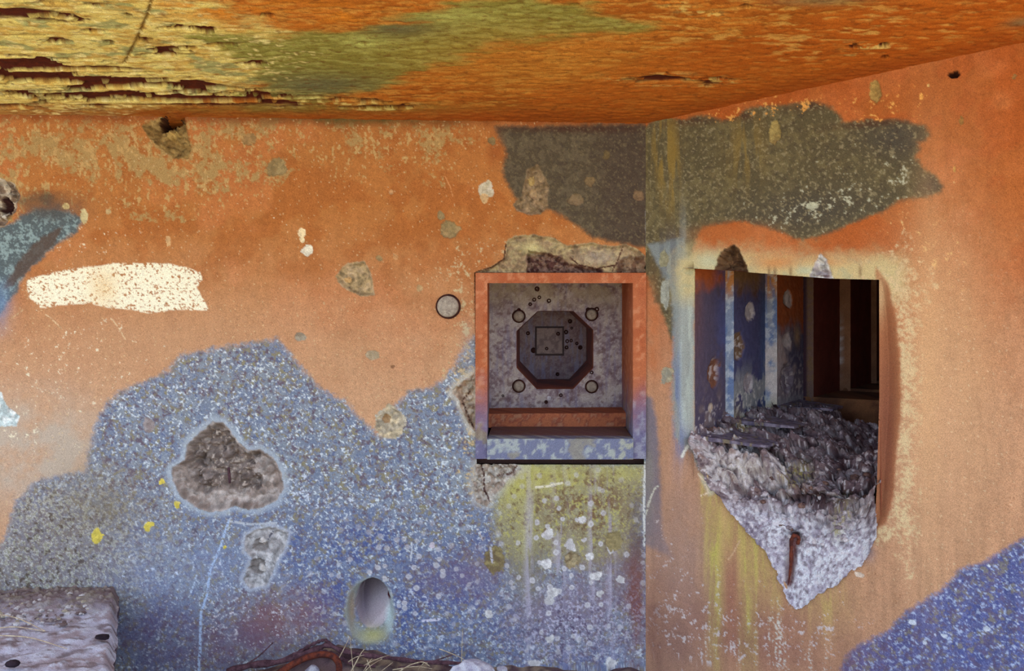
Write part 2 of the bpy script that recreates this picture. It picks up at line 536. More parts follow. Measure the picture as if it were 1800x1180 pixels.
# grey-green scabby ground at the lower left
lw = np.clip(S.blob(90, 930, 160, 90) + S.blob(60, 1010, 200, 40), 0, 1) * mB
P.mix((134, 122, 114), lw * .7)
S.speckle(lw, [((206, 204, 196), .55, .64), ((96, 84, 74), .60, .68), ((150, 148, 128), .6, .7)], 27)
S.wash(170, 880, 60, 60, (124, 112, 84), .5)
S.wash(330, 1000, 130, 60, (140, 152, 186), .45)
# white bloom
for px, py, rx, ry, k in [(470, 800, 60, 60, .5), (600, 880, 120, 50, .75), (330, 1010, 120, 40, .6), (720, 1050, 70, 40, .8), (540, 860, 60, 40, .7), (250, 700, 90, 30, .6), (680, 860, 120, 40, .6),
                          (800, 850, 60, 100, .45), (520, 1000, 60, 50, .5), (420, 1080, 60, 60, .7), (740, 1130, 60, 20, .8), (420, 740, 120, 80, .35), (830, 740, 30, 60, .6)]:
    S.flecks(S.blob(px, py, rx, ry) * k * mB, (206, 216, 232), .60, .035, S.n3 * .5 + S.n2 * .5)
# mauve worn patches near the ground
S.wash(490, 1090, 90, 50, (138, 98, 100), .85)
S.wash(400, 1130, 80, 50, (118, 92, 112), .7)
S.wash(270, 1120, 70, 60, (104, 90, 130), .6)
S.wash(840, 1010, 40, 40, (120, 100, 130), .6)
S.wash(770, 1020, 50, 40, (112, 96, 128), .5)
wb = np.clip(S.blob(490, 1085, 100, 55) + S.blob(380, 1090, 50, 60), 0, 1)
S.flecks(wb * .9, (212, 206, 212), .64, .02, S.n3 * .6 + S.n2 * .4)
# yellow-green algae below the niche
m = S.area([(850, 815), (1136, 815), (1136, 830), (1122, 900), (1110, 960), (1090, 990), (1040, 1000), (960, 985), (905, 1000), (880, 985), (866, 940), (872, 890), (895, 850)], (158, 150, 112), .035, .05, .9)
P.mix((186, 182, 104), np.clip(S.blob(950, 838, 80, 26) + S.blob(900, 850, 30, 40) * .8 + S.blob(1090, 830, 50, 16) * .7 + S.blob(925, 960, 14, 90) * .6, 0, 1) * .9)
P.mix((122, 92, 64), np.clip(S.blob(1010, 880, 70, 50) + S.blob(1060, 900, 40, 60) * .7, 0, 1) * sstep(.40, .60, S.n2) * .85)
S.speckle(m * .8, [((196, 194, 150), .60, .68), ((108, 84, 62), .60, .70), ((176, 168, 80), .62, .72)], 41)
S.wash(1010, 1080, 110, 70, (134, 120, 140), .75)
S.wash(1080, 1010, 60, 50, (132, 112, 108), .6)
S.wash(1118, 1050, 16, 120, (126, 78, 70), .85)
S.wash(1118, 930, 14, 60, (104, 96, 92), .6)
S.wash(930, 1010, 40, 50, (130, 122, 104), .6)
for px, w in [(1043, 9), (985, 12), (1075, 8), (930, 8)]:
    S.P.mix((184, 178, 196), S.blob(px, 1000, w, 170) * sstep(.42, .58, S.st) * .65)
S.speckle(np.clip(S.blob(1000, 1100, 120, 70), 0, 1), [((190, 186, 206), .56, .66), ((98, 86, 110), .60, .70)], 57)
# round white lichens
wd, wv = worley(a * 26, b * 26, 115)
lich = np.clip(np.maximum.reduce([S.blob(1000, 1000, 110, 150), S.blob(700, 1030, 160, 110) * .6]) * 1.6, 0, 1)
rr = .10 + .22 * wv
P.mix((214, 212, 216), sstep(rr, rr * .7, wd + (S.n3 - .5) * .12) * (wv > .62) * lich * .8)
P.mix((160, 152, 150), sstep(rr * .5, rr * .3, wd) * (wv > .6) * lich * .5)
for px, py, r in [(1024, 915, 6), (962, 940, 8), (1038, 978, 7), (1050, 1012, 8), (972, 1042, 9), (962, 990, 9), (1002, 958, 10), (1075, 965, 9), (965, 1056, 9), (966, 1125, 7), (1054, 1044, 6), (1040, 1012, 5), (860, 1080, 8), (1090, 1020, 6), (1075, 1168, 8), (940, 1168, 9)]:
    S.crater(px, py, r, r, -.0006, (222, 220, 218), (190, 186, 186), .5, .3)
for px, py, r in [(260, 924, 8), (170, 944, 10), (311, 886, 6), (284, 847, 6), (395, 962, 3)]:
    S.crater(px, py, r, r, -.0008, (206, 188, 84), (226, 206, 90), .6, .5)
# faint drips
P.mul(1 + (S.st - .5) * .16 * mB)
# grey-green patch reaching round the corner
dG = S.sd([(872, 224), (1180, 218), (1180, 450), (1100, 428), (1042, 416), (1010, 392), (965, 368), (935, 372), (905, 345), (893, 322), (884, 300), (890, 270), (876, 240)], .014)
mG = sstep(.012, -.012, dG)
P.mix((88, 78, 62), mG)
P.mix((110, 100, 80), mG * sstep(.45, .6, S.n2) * .6)
P.mix((74, 60, 54), mG * sstep(1020, 1090, 900 + 0 * a + (a - WL.m(900, 0)[0]) / .002) * .6)
P.mix((76, 46, 36), mG * S.blob(1000, 226, 140, 8) * .8)
S.speckle(mG * .4, [((134, 122, 92), .62, .72), ((70, 60, 56), .6, .7)], 33)
S.wash(870, 250, 12, 40, (150, 84, 44), .5)
# chalky plaster beside and above the niche
for px, py, rx, ry, k in [(815, 520, 18, 50, .8), (820, 600, 14, 60, .9), (800, 490, 26, 14, .6), (850, 465, 26, 10, .7), (812, 660, 18, 26, .9), (828, 720, 12, 90, .8), (880, 440, 26, 12, .6), (826, 850, 14, 40, .5)]:
    S.flecks(S.blob(px, py, rx, ry) * k, (200, 178, 136), .52, .05, S.n2 * .6 + S.n3 * .4)
S.wash(822, 620, 12, 40, (140, 140, 146), .5)
# ---- relief and chips
for px, py, rx, ry, dp, c, c2 in [
        (487, 294, 17, 17, .006, (150, 128, 88), (170, 148, 104)), (542, 440, 10, 11, .004, (226, 220, 200), None), (530, 410, 7, 8, .001, (240, 220, 176), None), (531, 422, 4, 5, .001, (240, 220, 176), None),
        (791, 404, 18, 17, .008, (152, 132, 92), (176, 150, 106)), (775, 379, 6, 8, .003, (150, 130, 92), None), (855, 332, 13, 14, .003, (196, 186, 160), (214, 206, 186)), (852, 348, 8, 8, .002, (210, 176, 128), None),
        (865, 247, 7, 8, .003, (140, 118, 80), None), (1012, 353, 12, 10, .006, (122, 104, 78), (140, 120, 92)), (1037, 319, 8, 9, .005, (128, 108, 78), None), (1066, 274, 6, 8, .004, (112, 96, 66), None),
        (1122, 346, 9, 9, .004, (130, 106, 80), None), (527, 592, 10, 9, .005, (176, 168, 148), (150, 136, 118)), (655, 625, 12, 9, .004, (186, 170, 142), (166, 150, 122)), (667, 455, 6, 5, .003, (164, 138, 96), None),
        (738, 507, 5, 5, .003, (190, 160, 116), None), (695, 452, 4, 6, .001, (200, 150, 100), None), (148, 380, 7, 12, .001, (200, 186, 140), None), (296, 424, 4, 10, .001, (210, 170, 120), None), (262, 748, 12, 11, .002, (140, 128, 126), (168, 160, 160)),
        (870, 985, 22, 24, .004, (150, 136, 92), (120, 104, 76)), (1008, 985, 14, 15, .005, (172, 156, 120), (130, 112, 84)), (1080, 950, 16, 18, .004, (150, 136, 96), None), (116, 363, 6, 5, .001, (190, 170, 120), None), (190, 372, 5, 5, .001, (196, 168, 120), None),
        (438, 245, 12, 12, .003, (160, 128, 84), None), (760, 960, 5, 5, .001, (206, 196, 206), None), (342, 935, 5, 6, .002, (90, 84, 100), (170, 170, 180)), (690, 645, 4, 4, .002, (150, 110, 80), None), (687, 338, 4, 4, .002, (196, 150, 104), None)]:
    S.crater(px, py, rx, ry, dp, c, c2)
S.chip([(590, 486), (600, 472), (612, 463), (640, 460), (650, 478), (655, 495), (658, 518), (636, 521), (618, 514), (600, 503)], .011, (172, 150, 112), (190, 166, 130), .6)
S.crater(612, 492, 7, 6, -.006, (214, 176, 120), None)
S.crater(682, 748, 28, 26, .0012, (190, 184, 166), (176, 168, 150), .5, .8)
S.chip([(660, 752), (664, 735), (676, 722), (682, 710), (692, 716), (704, 724), (710, 744), (706, 762), (692, 772), (674, 770)], .006, (200, 186, 156), (176, 166, 146), .7)
S.crater(679, 736, 7, 7, .008, (170, 140, 104), None)
S.chip([(927, 298), (945, 291), (954, 305), (966, 328), (962, 345), (962, 362), (950, 376), (930, 378), (910, 370), (903, 360), (918, 345), (922, 325)], .010, (142, 120, 90), (160, 138, 108), .9)
S.crater(938, 340, 8, 8, .012, (190, 164, 128), None); S.crater(936, 318, 6, 10, -.008, (186, 160, 104), None)
S.chip([(250, 221), (284, 206), (322, 203), (328, 232), (336, 262), (330, 278), (306, 278), (280, 258), (262, 242)], .020, (140, 112, 66), (166, 138, 86), .6, slope=.05)
S.chip([(276, 216), (290, 205), (322, 202), (324, 218), (300, 224), (280, 230)], .085, (62, 34, 20), (80, 46, 26), .4, slope=.012)
S.crater(302, 235, 12, 10, -.018, (190, 160, 96), (150, 120, 70))
S.chip([(-40, 300), (8, 316), (24, 322), (34, 345), (26, 372), (6, 398), (-40, 400)], .016, (142, 122, 104), (196, 184, 164), 1.0)
S.crater(6, 360, 10, 16, .02, (70, 42, 40), None); S.crater(5, 380, 4, 8, -.004, (230, 224, 214), None)
S.chip([(-40, 685), (2, 690), (10, 712), (34, 732), (28, 748), (4, 750), (-40, 750)], .002, (214, 222, 220), (190, 206, 206), .5)
# the big shell crater
BIG = [(374, 742), (392, 743), (404, 758), (418, 778), (436, 794), (456, 790), (480, 806), (494, 832), (498, 858), (486, 880), (462, 892), (436, 896), (412, 890), (392, 898), (366, 900), (344, 892), (318, 872), (304, 846), (303, 824), (326, 808), (329, 784), (352, 760), (362, 754)]
m = sstep(.03, .006, S.sd(BIG, .012)); P.mix((176, 188, 200), m * .75)
r_ = S.chip(BIG, .024, (174, 164, 158), (150, 136, 128), .35, slope=.02, rfreq=60)
i, di = r_
core = S.sd([(372, 750), (400, 765), (420, 800), (455, 800), (440, 830), (455, 860), (420, 870), (390, 860), (350, 875), (335, 840), (330, 790)], .02)[i]
mc = sstep(.006, -.012, core)
blocky = worley(a[i] * 46, b[i] * 46, 9)
S.D[i] += mc * (.010 + .040 * (blocky[1] - .4)) + mc * .022 * blocky[0]
P.c[i] = P.c[i] * (1 - .8 * mc[:, None]) + (.8 * mc[:, None]) * (lin((146, 130, 122)) * (.5 + .8 * blocky[1])[:, None])
fl = sstep(.60, .66, fbm(a[i] * 130, b[i] * 130, 3, 8)) * mc
P.c[i] = P.c[i] * (1 - fl[:, None]) + fl[:, None] * lin((198, 184, 172))
for px, py, rx, ry, dp in [(357, 845, 14, 12, -.02), (450, 850, 10, 12, .02), (352, 815, 16, 14, .014), (392, 800, 10, 16, -.012)]:
    S.crater(px, py, rx, ry, dp, (130, 116, 110), (170, 158, 152))
# pale double chip below it
PC = [(432, 942), (450, 932), (476, 926), (506, 936), (500, 965), (484, 990), (480, 1005), (468, 1028), (440, 1034), (428, 1018), (438, 996), (444, 982), (430, 968)]
P.mix((186, 192, 204), sstep(.02, .004, S.sd(PC, .01)) * .7)
S.chip(PC, .008, (184, 182, 182), (160, 156, 156), .7)
S.crater(455, 962, 15, 12, .013, (150, 142, 138), None); S.crater(460, 954, 7, 6, -.01, (212, 204, 198), None)
S.crater(452, 1000, 13, 12, .012, (144, 136, 132), None); S.crater(457, 1001, 7, 7, -.012, (212, 206, 200), None)
S.scratch([(402, 916), (388, 960), (370, 1000), (364, 1045), (353, 1080), (352, 1130), (349, 1185)], (176, 196, 226), .0042)
S.scratch([(404, 917), (440, 922), (484, 920)], (186, 192, 200), .004); S.scratch([(478, 936), (470, 950)], (80, 80, 96), .003)
S.scratch([(345, 1012), (340, 1030), (336, 1042)], (186, 200, 220), .003)
S.scratch([(942, 857), (962, 855), (988, 849)], (226, 220, 196), .004); S.scratch([(743, 1092), (756, 1091), (772, 1089)], (216, 214, 230), .004)
S.scratch([(724, 955), (723, 975), (722, 985)], (200, 206, 214), .003); S.scratch([(862, 962), (866, 990)], (196, 196, 206), .004)
S.scratch([(80, 553), (92, 562), (108, 578)], (220, 190, 150), .0022); S.scratch([(195, 560), (208, 575), (220, 596)], (220, 190, 150), .0022); S.scratch([(40, 545), (20, 560)], (200, 170, 130), .002)
S.scratch([(782, 310), (790, 325), (796, 345)], (214, 150, 96), .0018)
S.scratch([(840, 930), (848, 950)], (190, 180, 180), .002)
S.scratch([(1134, 820), (1132, 880), (1133, 960)], (214, 214, 208), .004); S.scratch([(1136, 370), (1137, 430)], (150, 150, 150), .004)
# cone-shaped drain hole near the ground
a0, z0, ra, rz = WL.ell(650, 1074, 40, 54)
r = np.hypot((a - a0) / ra, (b - z0) / rz) + (S.n2 - .5) * .06
P.mix((150, 156, 150), sstep(1.18, 1.0, r) * sstep(.6, .9, r) * .85)
a1, z1, ra1, rz1 = WL.ell(655, 1062, 31, 45)
q = np.hypot((a - a1) / ra1, (b - z1) / rz1)
S.D += sstep(1.05, .85, r) * .014
S.D += .21 * sstep(1.02, .88, q) * np.clip(.42 + .50 * (b - z1) / rz1 - .42 * (a - a1) / ra1, 0, 1.1)
mq = sstep(1.02, .97, q)
P.mix((186, 174, 180), mq); P.mix((150, 132, 150), mq * S.blob(634, 1072, 10, 36) * .6); P.mix((126, 88, 76), mq * S.blob(655, 1022, 22, 10) * .6)
P.mix((176, 172, 116), S.blob(655, 1118, 24, 14) * .9); P.mix((196, 216, 216), S.blob(684, 1086, 7, 26) * .8); P.mix((150, 120, 84), S.blob(618, 1072, 6, 34) * .7)
S.crater(682, 1052, 3, 5, .006, (90, 30, 40), None)
# spalled concrete over the niche
SP = [(838, 479), (862, 470), (884, 458), (890, 445), (890, 425), (905, 416), (935, 413), (968, 418), (988, 428), (1000, 432), (1040, 428), (1075, 434), (1100, 430), (1125, 440), (1136, 455), (1140, 482), (838, 483)]
S.chip(SP, .012, (156, 134, 104), (180, 162, 122), .7, slope=.01)
S.chip([(926, 480), (926, 450), (930, 440), (960, 444), (985, 450), (1000, 462), (1030, 470), (1060, 474), (1060, 482)], .022, (96, 62, 56), (150, 120, 104), .6, slope=.006, rfreq=140)
S.chip([(1085, 482), (1088, 460), (1108, 448), (1132, 452), (1138, 482)], .012, (128, 96, 76), (164, 138, 112), .9)
S.P.mix((214, 206, 150), S.blob(935, 437, 18, 9) * .8); S.P.mix((176, 164, 152), S.blob(1055, 452, 34, 12) * .7)
S.scratch([(838, 478), (864, 470), (886, 455), (890, 430)], (80, 46, 30), .0028)
S.scratch([(1002, 452), (1020, 466), (1050, 472), (1082, 466)], (84, 50, 40), .0028); S.scratch([(1096, 434), (1086, 462), (1078, 476)], (92, 60, 48), .0025)
# broken plaster to the left of the niche and under its lower corner
LS = [(834, 655), (820, 668), (802, 680), (796, 690), (808, 704), (814, 724), (826, 748), (836, 758), (842, 720)]
S.P.mix((196, 190, 176), sstep(.03, .004, S.sd(LS, .012)) * .8)
S.chip(LS, .020, (182, 158, 136), (206, 192, 172), .9, slope=.015)
S.scratch([(826, 690), (812, 706), (822, 730), (832, 752)], (92, 60, 50), .0028)
LB = [(838, 815), (905, 815), (915, 824), (895, 840), (884, 856), (866, 872), (856, 890), (838, 884), (832, 850), (836, 830)]
S.P.mix((190, 186, 178), sstep(.03, .0, S.sd(LB, .015)) * .6)
S.chip(LB, .016, (176, 160, 146), (206, 200, 190), 1.0, slope=.02, rfreq=120)
S.scratch([(846, 818), (852, 840), (850, 862), (860, 880)], (92, 64, 60), .0035); S.scratch([(908, 820), (898, 834), (876, 838)], (104, 76, 66), .003)
S.D += (S.n2 - .5) * .0025 + (S.n1 - .5) * .004
S.D[b > .60] += 0
wall_left = mk('wall_left', *[x for x in compact(WL.p3(a, b, S.D), F[:, ::-1])[:2]], M_wall, None, compact(WL.p3(a, b, S.D), F, P.c)[2])
tag(wall_left, 'orange and blue camouflage painted concrete wall, pitted by bullets, on the left', None, None, 'structure')

# ------------------------------------------------------------------ right wall, turned towards the viewer
HOLE = [(1217, 472), (1280, 476), (1380, 484), (1460, 490), (1545, 492), (1545, 700), (1541, 850), (1537, 930), (1525, 960), (1512, 982), (1490, 998), (1470, 1018), (1448, 1030), (1424, 1046), (1406, 1062), (1396, 1058),
        (1384, 1036), (1372, 1000), (1350, 962), (1322, 936), (1300, 908), (1276, 880), (1250, 852), (1232, 815), (1217, 775)]
def ragged(poly, i0, i1, amp, n):
    out = []
    r_ = np.random.default_rng(4)
    for i, p_ in enumerate(poly):
        out.append(p_)
        if i0 <= i < i1:
            q_ = poly[i + 1]
            for k in range(1, n):
                t = k / n
                out.append((p_[0] + (q_[0] - p_[0]) * t + r_.uniform(-amp, amp), p_[1] + (q_[1] - p_[1]) * t + r_.uniform(-amp, amp)))
    return out
HOLE0 = HOLE
HOLE = ragged(HOLE, 7, len(HOLE) - 1, 3.5, 5)
SB = axis(0.0, 2.3, 0.0, 1.16, 0.003, 0.010)
ZB = axis(-1.36, 1.05, -1.20, 0.78, 0.003, 0.02)
HP = WR.poly(HOLE)
a, b, F = cut_grid(SB, ZB, [HP])
S = Surf(WR, a, b, (176, 100, 46))
P = S.P
P.mix((176, 86, 32), sstep(.42, .62, S.n1) * .5)
P.mix((204, 124, 72), sstep(.5, .66, fbm(a * 5, b * 5, 4, 13)) * .4)
P.mix((194, 150, 116), sstep(0.36, -.40, b + (S.n1 - .5) * .2) * .9)  # lower part paler: faded paint, with cooler daylight painted in
P.mul(1 + .2 * (S.n2 - .5) + .40 * (S.n3 - .5) + .2 * (S.st - .5))
P.mix((120, 64, 34), sstep(.70, .76, S.n3) * .4)
S.wash(1660, 640, 90, 330, (210, 170, 126), .6, .5)
S.wash(1640, 830, 60, 200, (206, 158, 122), .5)
wd, wv = worley(a * 42, b * 42, 25)
P.mix((226, 200, 160), sstep(.10, .05, wd / (.35 + wv)) * (wv > .6) * .75 * np.clip(S.blob(1640, 780, 170, 300) * 1.5, 0, 1))
S.flecks(S.blob(1620, 450, 50, 120) * .7, (222, 180, 120), .60, .03)
# bluish field at the lower right
dB = S.sd([(2500, 640), (2150, 800), (1900, 905), (1800, 948), (1760, 972), (1722, 992), (1690, 1005), (1655, 1038), (1618, 1062), (1590, 1084), (1560, 1112), (1520, 1130), (1492, 1152), (1478, 1180), (1470, 1300), (1900, 1600), (2500, 1800)], .012)
mB = sstep(.012, -.012, dB)
P.mix((96, 100, 144), mB)
P.mix((82, 90, 146), mB * sstep(.4, .65, S.n1) * .7)
S.speckle(mB, [((150, 158, 198), .50, .68), ((116, 102, 120), .50, .64), ((80, 86, 138), .55, .7), ((128, 124, 120), .56, .68)], 7)
S.speckle(mB, [((170, 184, 214), .62, .72), ((100, 92, 124), .54, .68)], 71)
P.mul(1 + (S.st - .5) * .3 * mB)
S.flecks(np.clip(S.blob(1600, 1120, 130, 60) + S.blob(1760, 1100, 60, 60), 0, 1) * .7 * mB, (190, 200, 226), .64, .03)
for px, py, r in [(1604, 1094, 6), (1660, 1118, 5), (1735, 1106, 7), (1738, 995, 3), (1626, 1130, 4)]:
    S.crater(px, py, r, r * .8, .001, (206, 214, 226), None)
# grey-green patch above the opening, running down the corner
mG = sstep(.010, -.010, S.sd([(1090, 222), (1135, 222), (1150, 210), (1168, 204), (1190, 210), (1205, 213), (1228, 203), (1248, 204), (1270, 212), (1300, 204), (1312, 192), (1350, 186), (1380, 184), (1400, 180), (1432, 180), (1455, 186), (1472, 198), (1482, 214), (1530, 212), (1575, 210), (1600, 216),
      (1624, 222), (1634, 236), (1628, 246), (1612, 250), (1616, 262), (1610, 276), (1622, 296), (1644, 308), (1656, 328), (1650, 340), (1622, 346), (1582, 352), (1550, 372), (1510, 388), (1470, 405), (1432, 418), (1394, 418), (1350, 400), (1310, 388), (1270, 392),
      (1236, 400), (1222, 420), (1214, 460), (1204, 500), (1190, 560), (1180, 600), (1168, 560), (1150, 520), (1130, 470)], .012))
P.mix((94, 86, 62), mG)
P.mix((122, 112, 78), mG * sstep(.45, .62, S.n2 * .6 + S.n1 * .4) * .7)
P.mix((76, 72, 66), mG * np.clip(S.blob(1420, 370, 140, 40) + S.blob(1560, 240, 70, 30) * .7 + S.blob(1640, 325, 24, 20) + S.blob(1590, 250, 40, 40) * .6, 0, 1) * .75)
P.mix((84, 54, 40), mG * np.clip(S.blob(1210, 214, 60, 8) + S.blob(1420, 186, 50, 8) + S.blob(1300, 206, 30, 8) + S.blob(1540, 216, 80, 7), 0, 1) * .7)
S.speckle(mG * .5, [((142, 130, 96), .60, .72), ((76, 66, 54), .60, .72), ((150, 142, 112), .64, .74)], 19)
P.mix((146, 122, 60), mG * np.clip(S.blob(1165, 260, 22, 70) + S.blob(1180, 300, 14, 70) + S.blob(1310, 260, 30, 60) * .7, 0, 1) * sstep(.42, .6, S.st) * .8)
S.flecks(np.clip(S.blob(1430, 365, 40, 14) + S.blob(1500, 340, 90, 50) * .6 + S.blob(1590, 300, 16, 40) * .9 + S.blob(1370, 390, 60, 26) * .6, 0, 1) * mG, (182, 184, 160), .60, .04)
S.flecks(np.clip(S.blob(1350, 188, 26, 12) + S.blob(1418, 184, 16, 14) + S.blob(1290, 200, 26, 8) * .7 + S.blob(1550, 188, 42, 22) * .9, 0, 1), (226, 168, 90), .55, .03)
S.wash(1280, 410, 60, 14, (186, 110, 60), .7, .3)
# blue-grey strip down the corner, left of the opening
m = S.area([(1136, 430), (1200, 420), (1216, 470), (1216, 775), (1236, 830), (1252, 866), (1240, 850), (1214, 800), (1188, 770), (1180, 700), (1184, 600), (1180, 520), (1160, 470)], (136, 148, 150), .010, .012, .9)
P.mix((188, 200, 190), np.clip(S.blob(1203, 560, 11, 130) + S.blob(1200, 730, 12, 60) * .7, 0, 1) * (.4 + .9 * sstep(.4, .6, S.st)) * .85)
P.mix((92, 112, 160), np.clip(S.blob(1190, 700, 9, 110) + S.blob(1200, 780, 10, 30), 0, 1) * .7 * sstep(.35, .6, S.st))
P.mix((88, 90, 104), np.clip(S.blob(1176, 450, 20, 40) + S.blob(1196, 470, 8, 60), 0, 1) * .6 * sstep(.4, .6, S.st))
S.area([(1128, 690), (1146, 700), (1154, 740), (1160, 820), (1162, 900), (1166, 940), (1184, 982), (1160, 972), (1128, 955)], (108, 110, 128), .012, .008, .85)
S.wash(1140, 850, 10, 90, (128, 130, 120), .6)
S.wash(1148, 585, 10, 70, (190, 112, 66), .7)
# bare cream halo round the opening
halo = sstep(.115, .02, np.where(b > -.2, sdp(a, b, HP, .2), 1) + (S.n2 - .5) * .05 + (S.n1 - .5) * .05) * (b > -.3)
halo_top = halo * sstep(-.02, .07, b)
P.mix((204, 190, 140), halo_top * .92)
P.mix((176, 176, 140), halo_top * sstep(.48, .62, S.n2) * .6)
P.mix((208, 138, 78), np.clip(S.blob(1365, 462, 40, 12) + S.blob(1460, 462, 30, 8) * .6, 0, 1) * .75)
P.mix((196, 206, 176), np.clip(S.blob(1245, 460, 24, 16) + S.blob(1420, 476, 22, 8), 0, 1) * .7)
rim = np.clip(S.blob(1592, 620, 16, 110) + S.blob(1594, 780, 13, 130) + S.blob(1570, 500, 40, 30) + S.blob(1582, 900, 18, 40) + S.blob(1556, 935, 20, 14), 0, 1)
S.flecks(rim, (214, 190, 146), .47, .14, S.n2 * .5 + S.n3 * .5)
P.mix((220, 176, 128), S.blob(1630, 640, 26, 300) * .5)
# the worn bevel right of the opening
bev = sdp(a, b, WR.poly([(1540, 470), (1562, 500), (1576, 560), (1584, 640), (1584, 720), (1576, 800), (1572, 860), (1560, 915), (1530, 945)]), .1)
mb = sstep(.006, -.006, bev + (S.n2 - .5) * .006)
P.mix((172, 112, 74), mb * .9); P.mix((128, 76, 62), mb * np.clip(S.blob(1556, 760, 20, 170), 0, 1) * .7)
P.mix((210, 184, 140), mb * S.blob(1548, 520, 8, 40) * .6)
aR, _ = WR.m(1545, 700); aR2, _ = WR.m(1582, 700)
S.D += np.where((b > -.75) & (b < .09), sstep(0.0, -.05, bev) * .035, 0)
# rounded arris on the left
aL, _ = WR.m(1217, 600); aL2, _ = WR.m(1188, 600)
S.D += np.where((a < aL + .004), sstep(aL2, aL, a) ** 2 * .03, 0) * sstep(.16, .12, b) * sstep(-.60, -.5, b)
# algae streaks and rust-mauve wash below
S.wash(1200, 1000, 60, 170, (170, 138, 122), .8, .5)
S.wash(1340, 1120, 150, 70, (154, 106, 92), .85, .5)
S.wash(1185, 1120, 45, 90, (150, 112, 98), .8, .5); S.wash(1285, 1040, 16, 90, (158, 104, 84), .7, .4)
for px, py, rx, ry, k in [(1254, 940, 15, 100, 1.0), (1258, 1080, 12, 120, .6), (1318, 980, 16, 80, 1.0), (1316, 1100, 13, 100, .75), (1345, 990, 14, 60, .9), (1240, 870, 8, 40, .8), (1290, 930, 20, 40, .6), (1366, 1030, 12, 40, .6), (1450, 1060, 40, 50, .45)]:
    P.mix((190, 180, 92), S.blob(px, py, rx, ry) * k * (.35 + .6 * sstep(.35, .6, S.st) + .5 * (S.n3 - .5)))
for px, py, rx, ry, k in [(1254, 1120, 12, 70, .6), (1318, 1130, 14, 60, .7), (1360, 1110, 22, 60, .7), (1420, 1150, 30, 30, .5), (1345, 1060, 10, 40, .5)]:
    S.flecks(S.blob(px, py, rx, ry) * k, (206, 198, 184), .54, .05, S.st * .5 + S.n3 * .5)
S.flecks(np.clip(S.blob(1180, 1080, 50, 110) + S.blob(1290, 1120, 80, 60) + S.blob(1420, 1110, 70, 50), 0, 1) * .9, (206, 190, 184), .60, .03)
P.mul(1 + (S.st - .5) * .22 * sstep(-.35, -.6, b))
S.wash(1525, 970, 12, 16, (110, 112, 136), .7)
S.wash(1150, 1100, 22, 90, (132, 92, 80), .6)
m = sstep(.012, -.006, S.sd([(1232, 838), (1246, 842), (1256, 866), (1246, 870)], .004)); P.mix((216, 212, 190), m * .6)
S.scratch([(1212, 778), (1204, 790), (1199, 803)], (226, 226, 216), .005); S.scratch([(1228, 834), (1238, 846), (1246, 866), (1232, 872)], (230, 210, 180), .003)
S.scratch([(1134, 906), (1142, 880), (1150, 860), (1156, 855)], (200, 196, 180), .0035)
S.scratch([(1300, 950), (1290, 970), (1280, 984)], (206, 170, 130), .0025)
for px, py, rx, ry, dp, c, c2 in [(1362, 237, 10, 19, .006, (166, 148, 92), (148, 128, 80)), (1539, 158, 9, 19, .006, (176, 146, 84), (150, 124, 72)), (1171, 660, 12, 15, .004, (176, 168, 140), (150, 146, 130)), (1166, 455, 9, 14, .003, (150, 148, 120), None),
        (1170, 520, 8, 26, .002, (160, 164, 152), None), (1678, 131, 10, 6, .02, (70, 34, 22), None), (1690, 213, 4, 7, .002, (160, 120, 66), None), (1678, 298, 3, 6, .002, (200, 160, 90), None), (1620, 170, 4, 6, .001, (230, 170, 90), None),
        (1632, 150, 3, 3, .001, (214, 176, 110), None), (1428, 362, 12, 7, .001, (180, 184, 160), None), (1510, 1010, 9, 4, .001, (210, 190, 170), None), (1130, 440, 6, 8, .002, (170, 160, 120), None), (1783, 135, 4, 5, .002, (160, 120, 70), None)]:
    S.crater(px, py, rx, ry, dp, c, c2)
S.chip([(1256, 478), (1262, 455), (1272, 440), (1288, 430), (1300, 440), (1310, 462), (1314, 480)], .030, (84, 60, 42), (116, 88, 62), .5, slope=.02)
S.chip([(1424, 488), (1434, 462), (1442, 447), (1452, 456), (1458, 474), (1464, 492)], .016, (206, 204, 200), (176, 168, 170), .8, slope=.02)
for px in (1352, 1362, 1390, 1512):
    P.mix((120, 92, 62), S.blob(px, 478, 3, 10) * .7)
S.D += (S.n2 - .5) * .0025 + (S.n1 - .5) * .004
# flush at the inside corner
S.D *= sstep(0.0, .02, a)
X = WR.p3(a, b, S.D)
wall_right = mk('wall_right', *compact(X, F[:, ::-1])[:2], M_wall, None, compact(X, F, P.c)[2])
tag(wall_right, 'orange concrete wall on the right around the broken stepped gun embrasure', None, None, 'structure')

# ------------------------------------------------------------------ sloping soffit
A0 = WL.at(0, 201); A1 = WL.at(1133, 217); A2 = WR.at(1800, 74)
g = np.linalg.solve(np.array([[p[0], p[1], 1] for p in (A0, A1, A2)]), np.array([A0[2], A1[2], A2[2]]))
def ceil_z(x, y): return g[0] * x + g[1] * y + g[2]
class Soffit:
    U = None
    def m(s, px, py, w=0):
        dx = (np.asarray(px, float) - 900) / 1500; dz = (540 - np.asarray(py, float)) / 1500
        t = g[2] / (dz - g[0] * dx - g[1])
        return t * dx, t
    def poly(s, pts, w=0):
        q = np.array(pts, float); return np.stack(s.m(q[:, 0], q[:, 1]), 1)
    def ell(s, px, py, rx, ry):
        x, y = s.m(px, py); x1, _ = s.m(px + rx, py); _, y1 = s.m(px, py + ry); _, y2 = s.m(px, py - ry)
        return float(x), float(y), abs(float(x1 - x)), abs(float(y1 - y2)) / 2
CE = Soffit()
XA = axis(-3.2, 3.0, -1.85, 1.66, 0.0042, 0.014)
YA = axis(1.25, 3.1, 2.08, 3.02, 0.0042, 0.016)
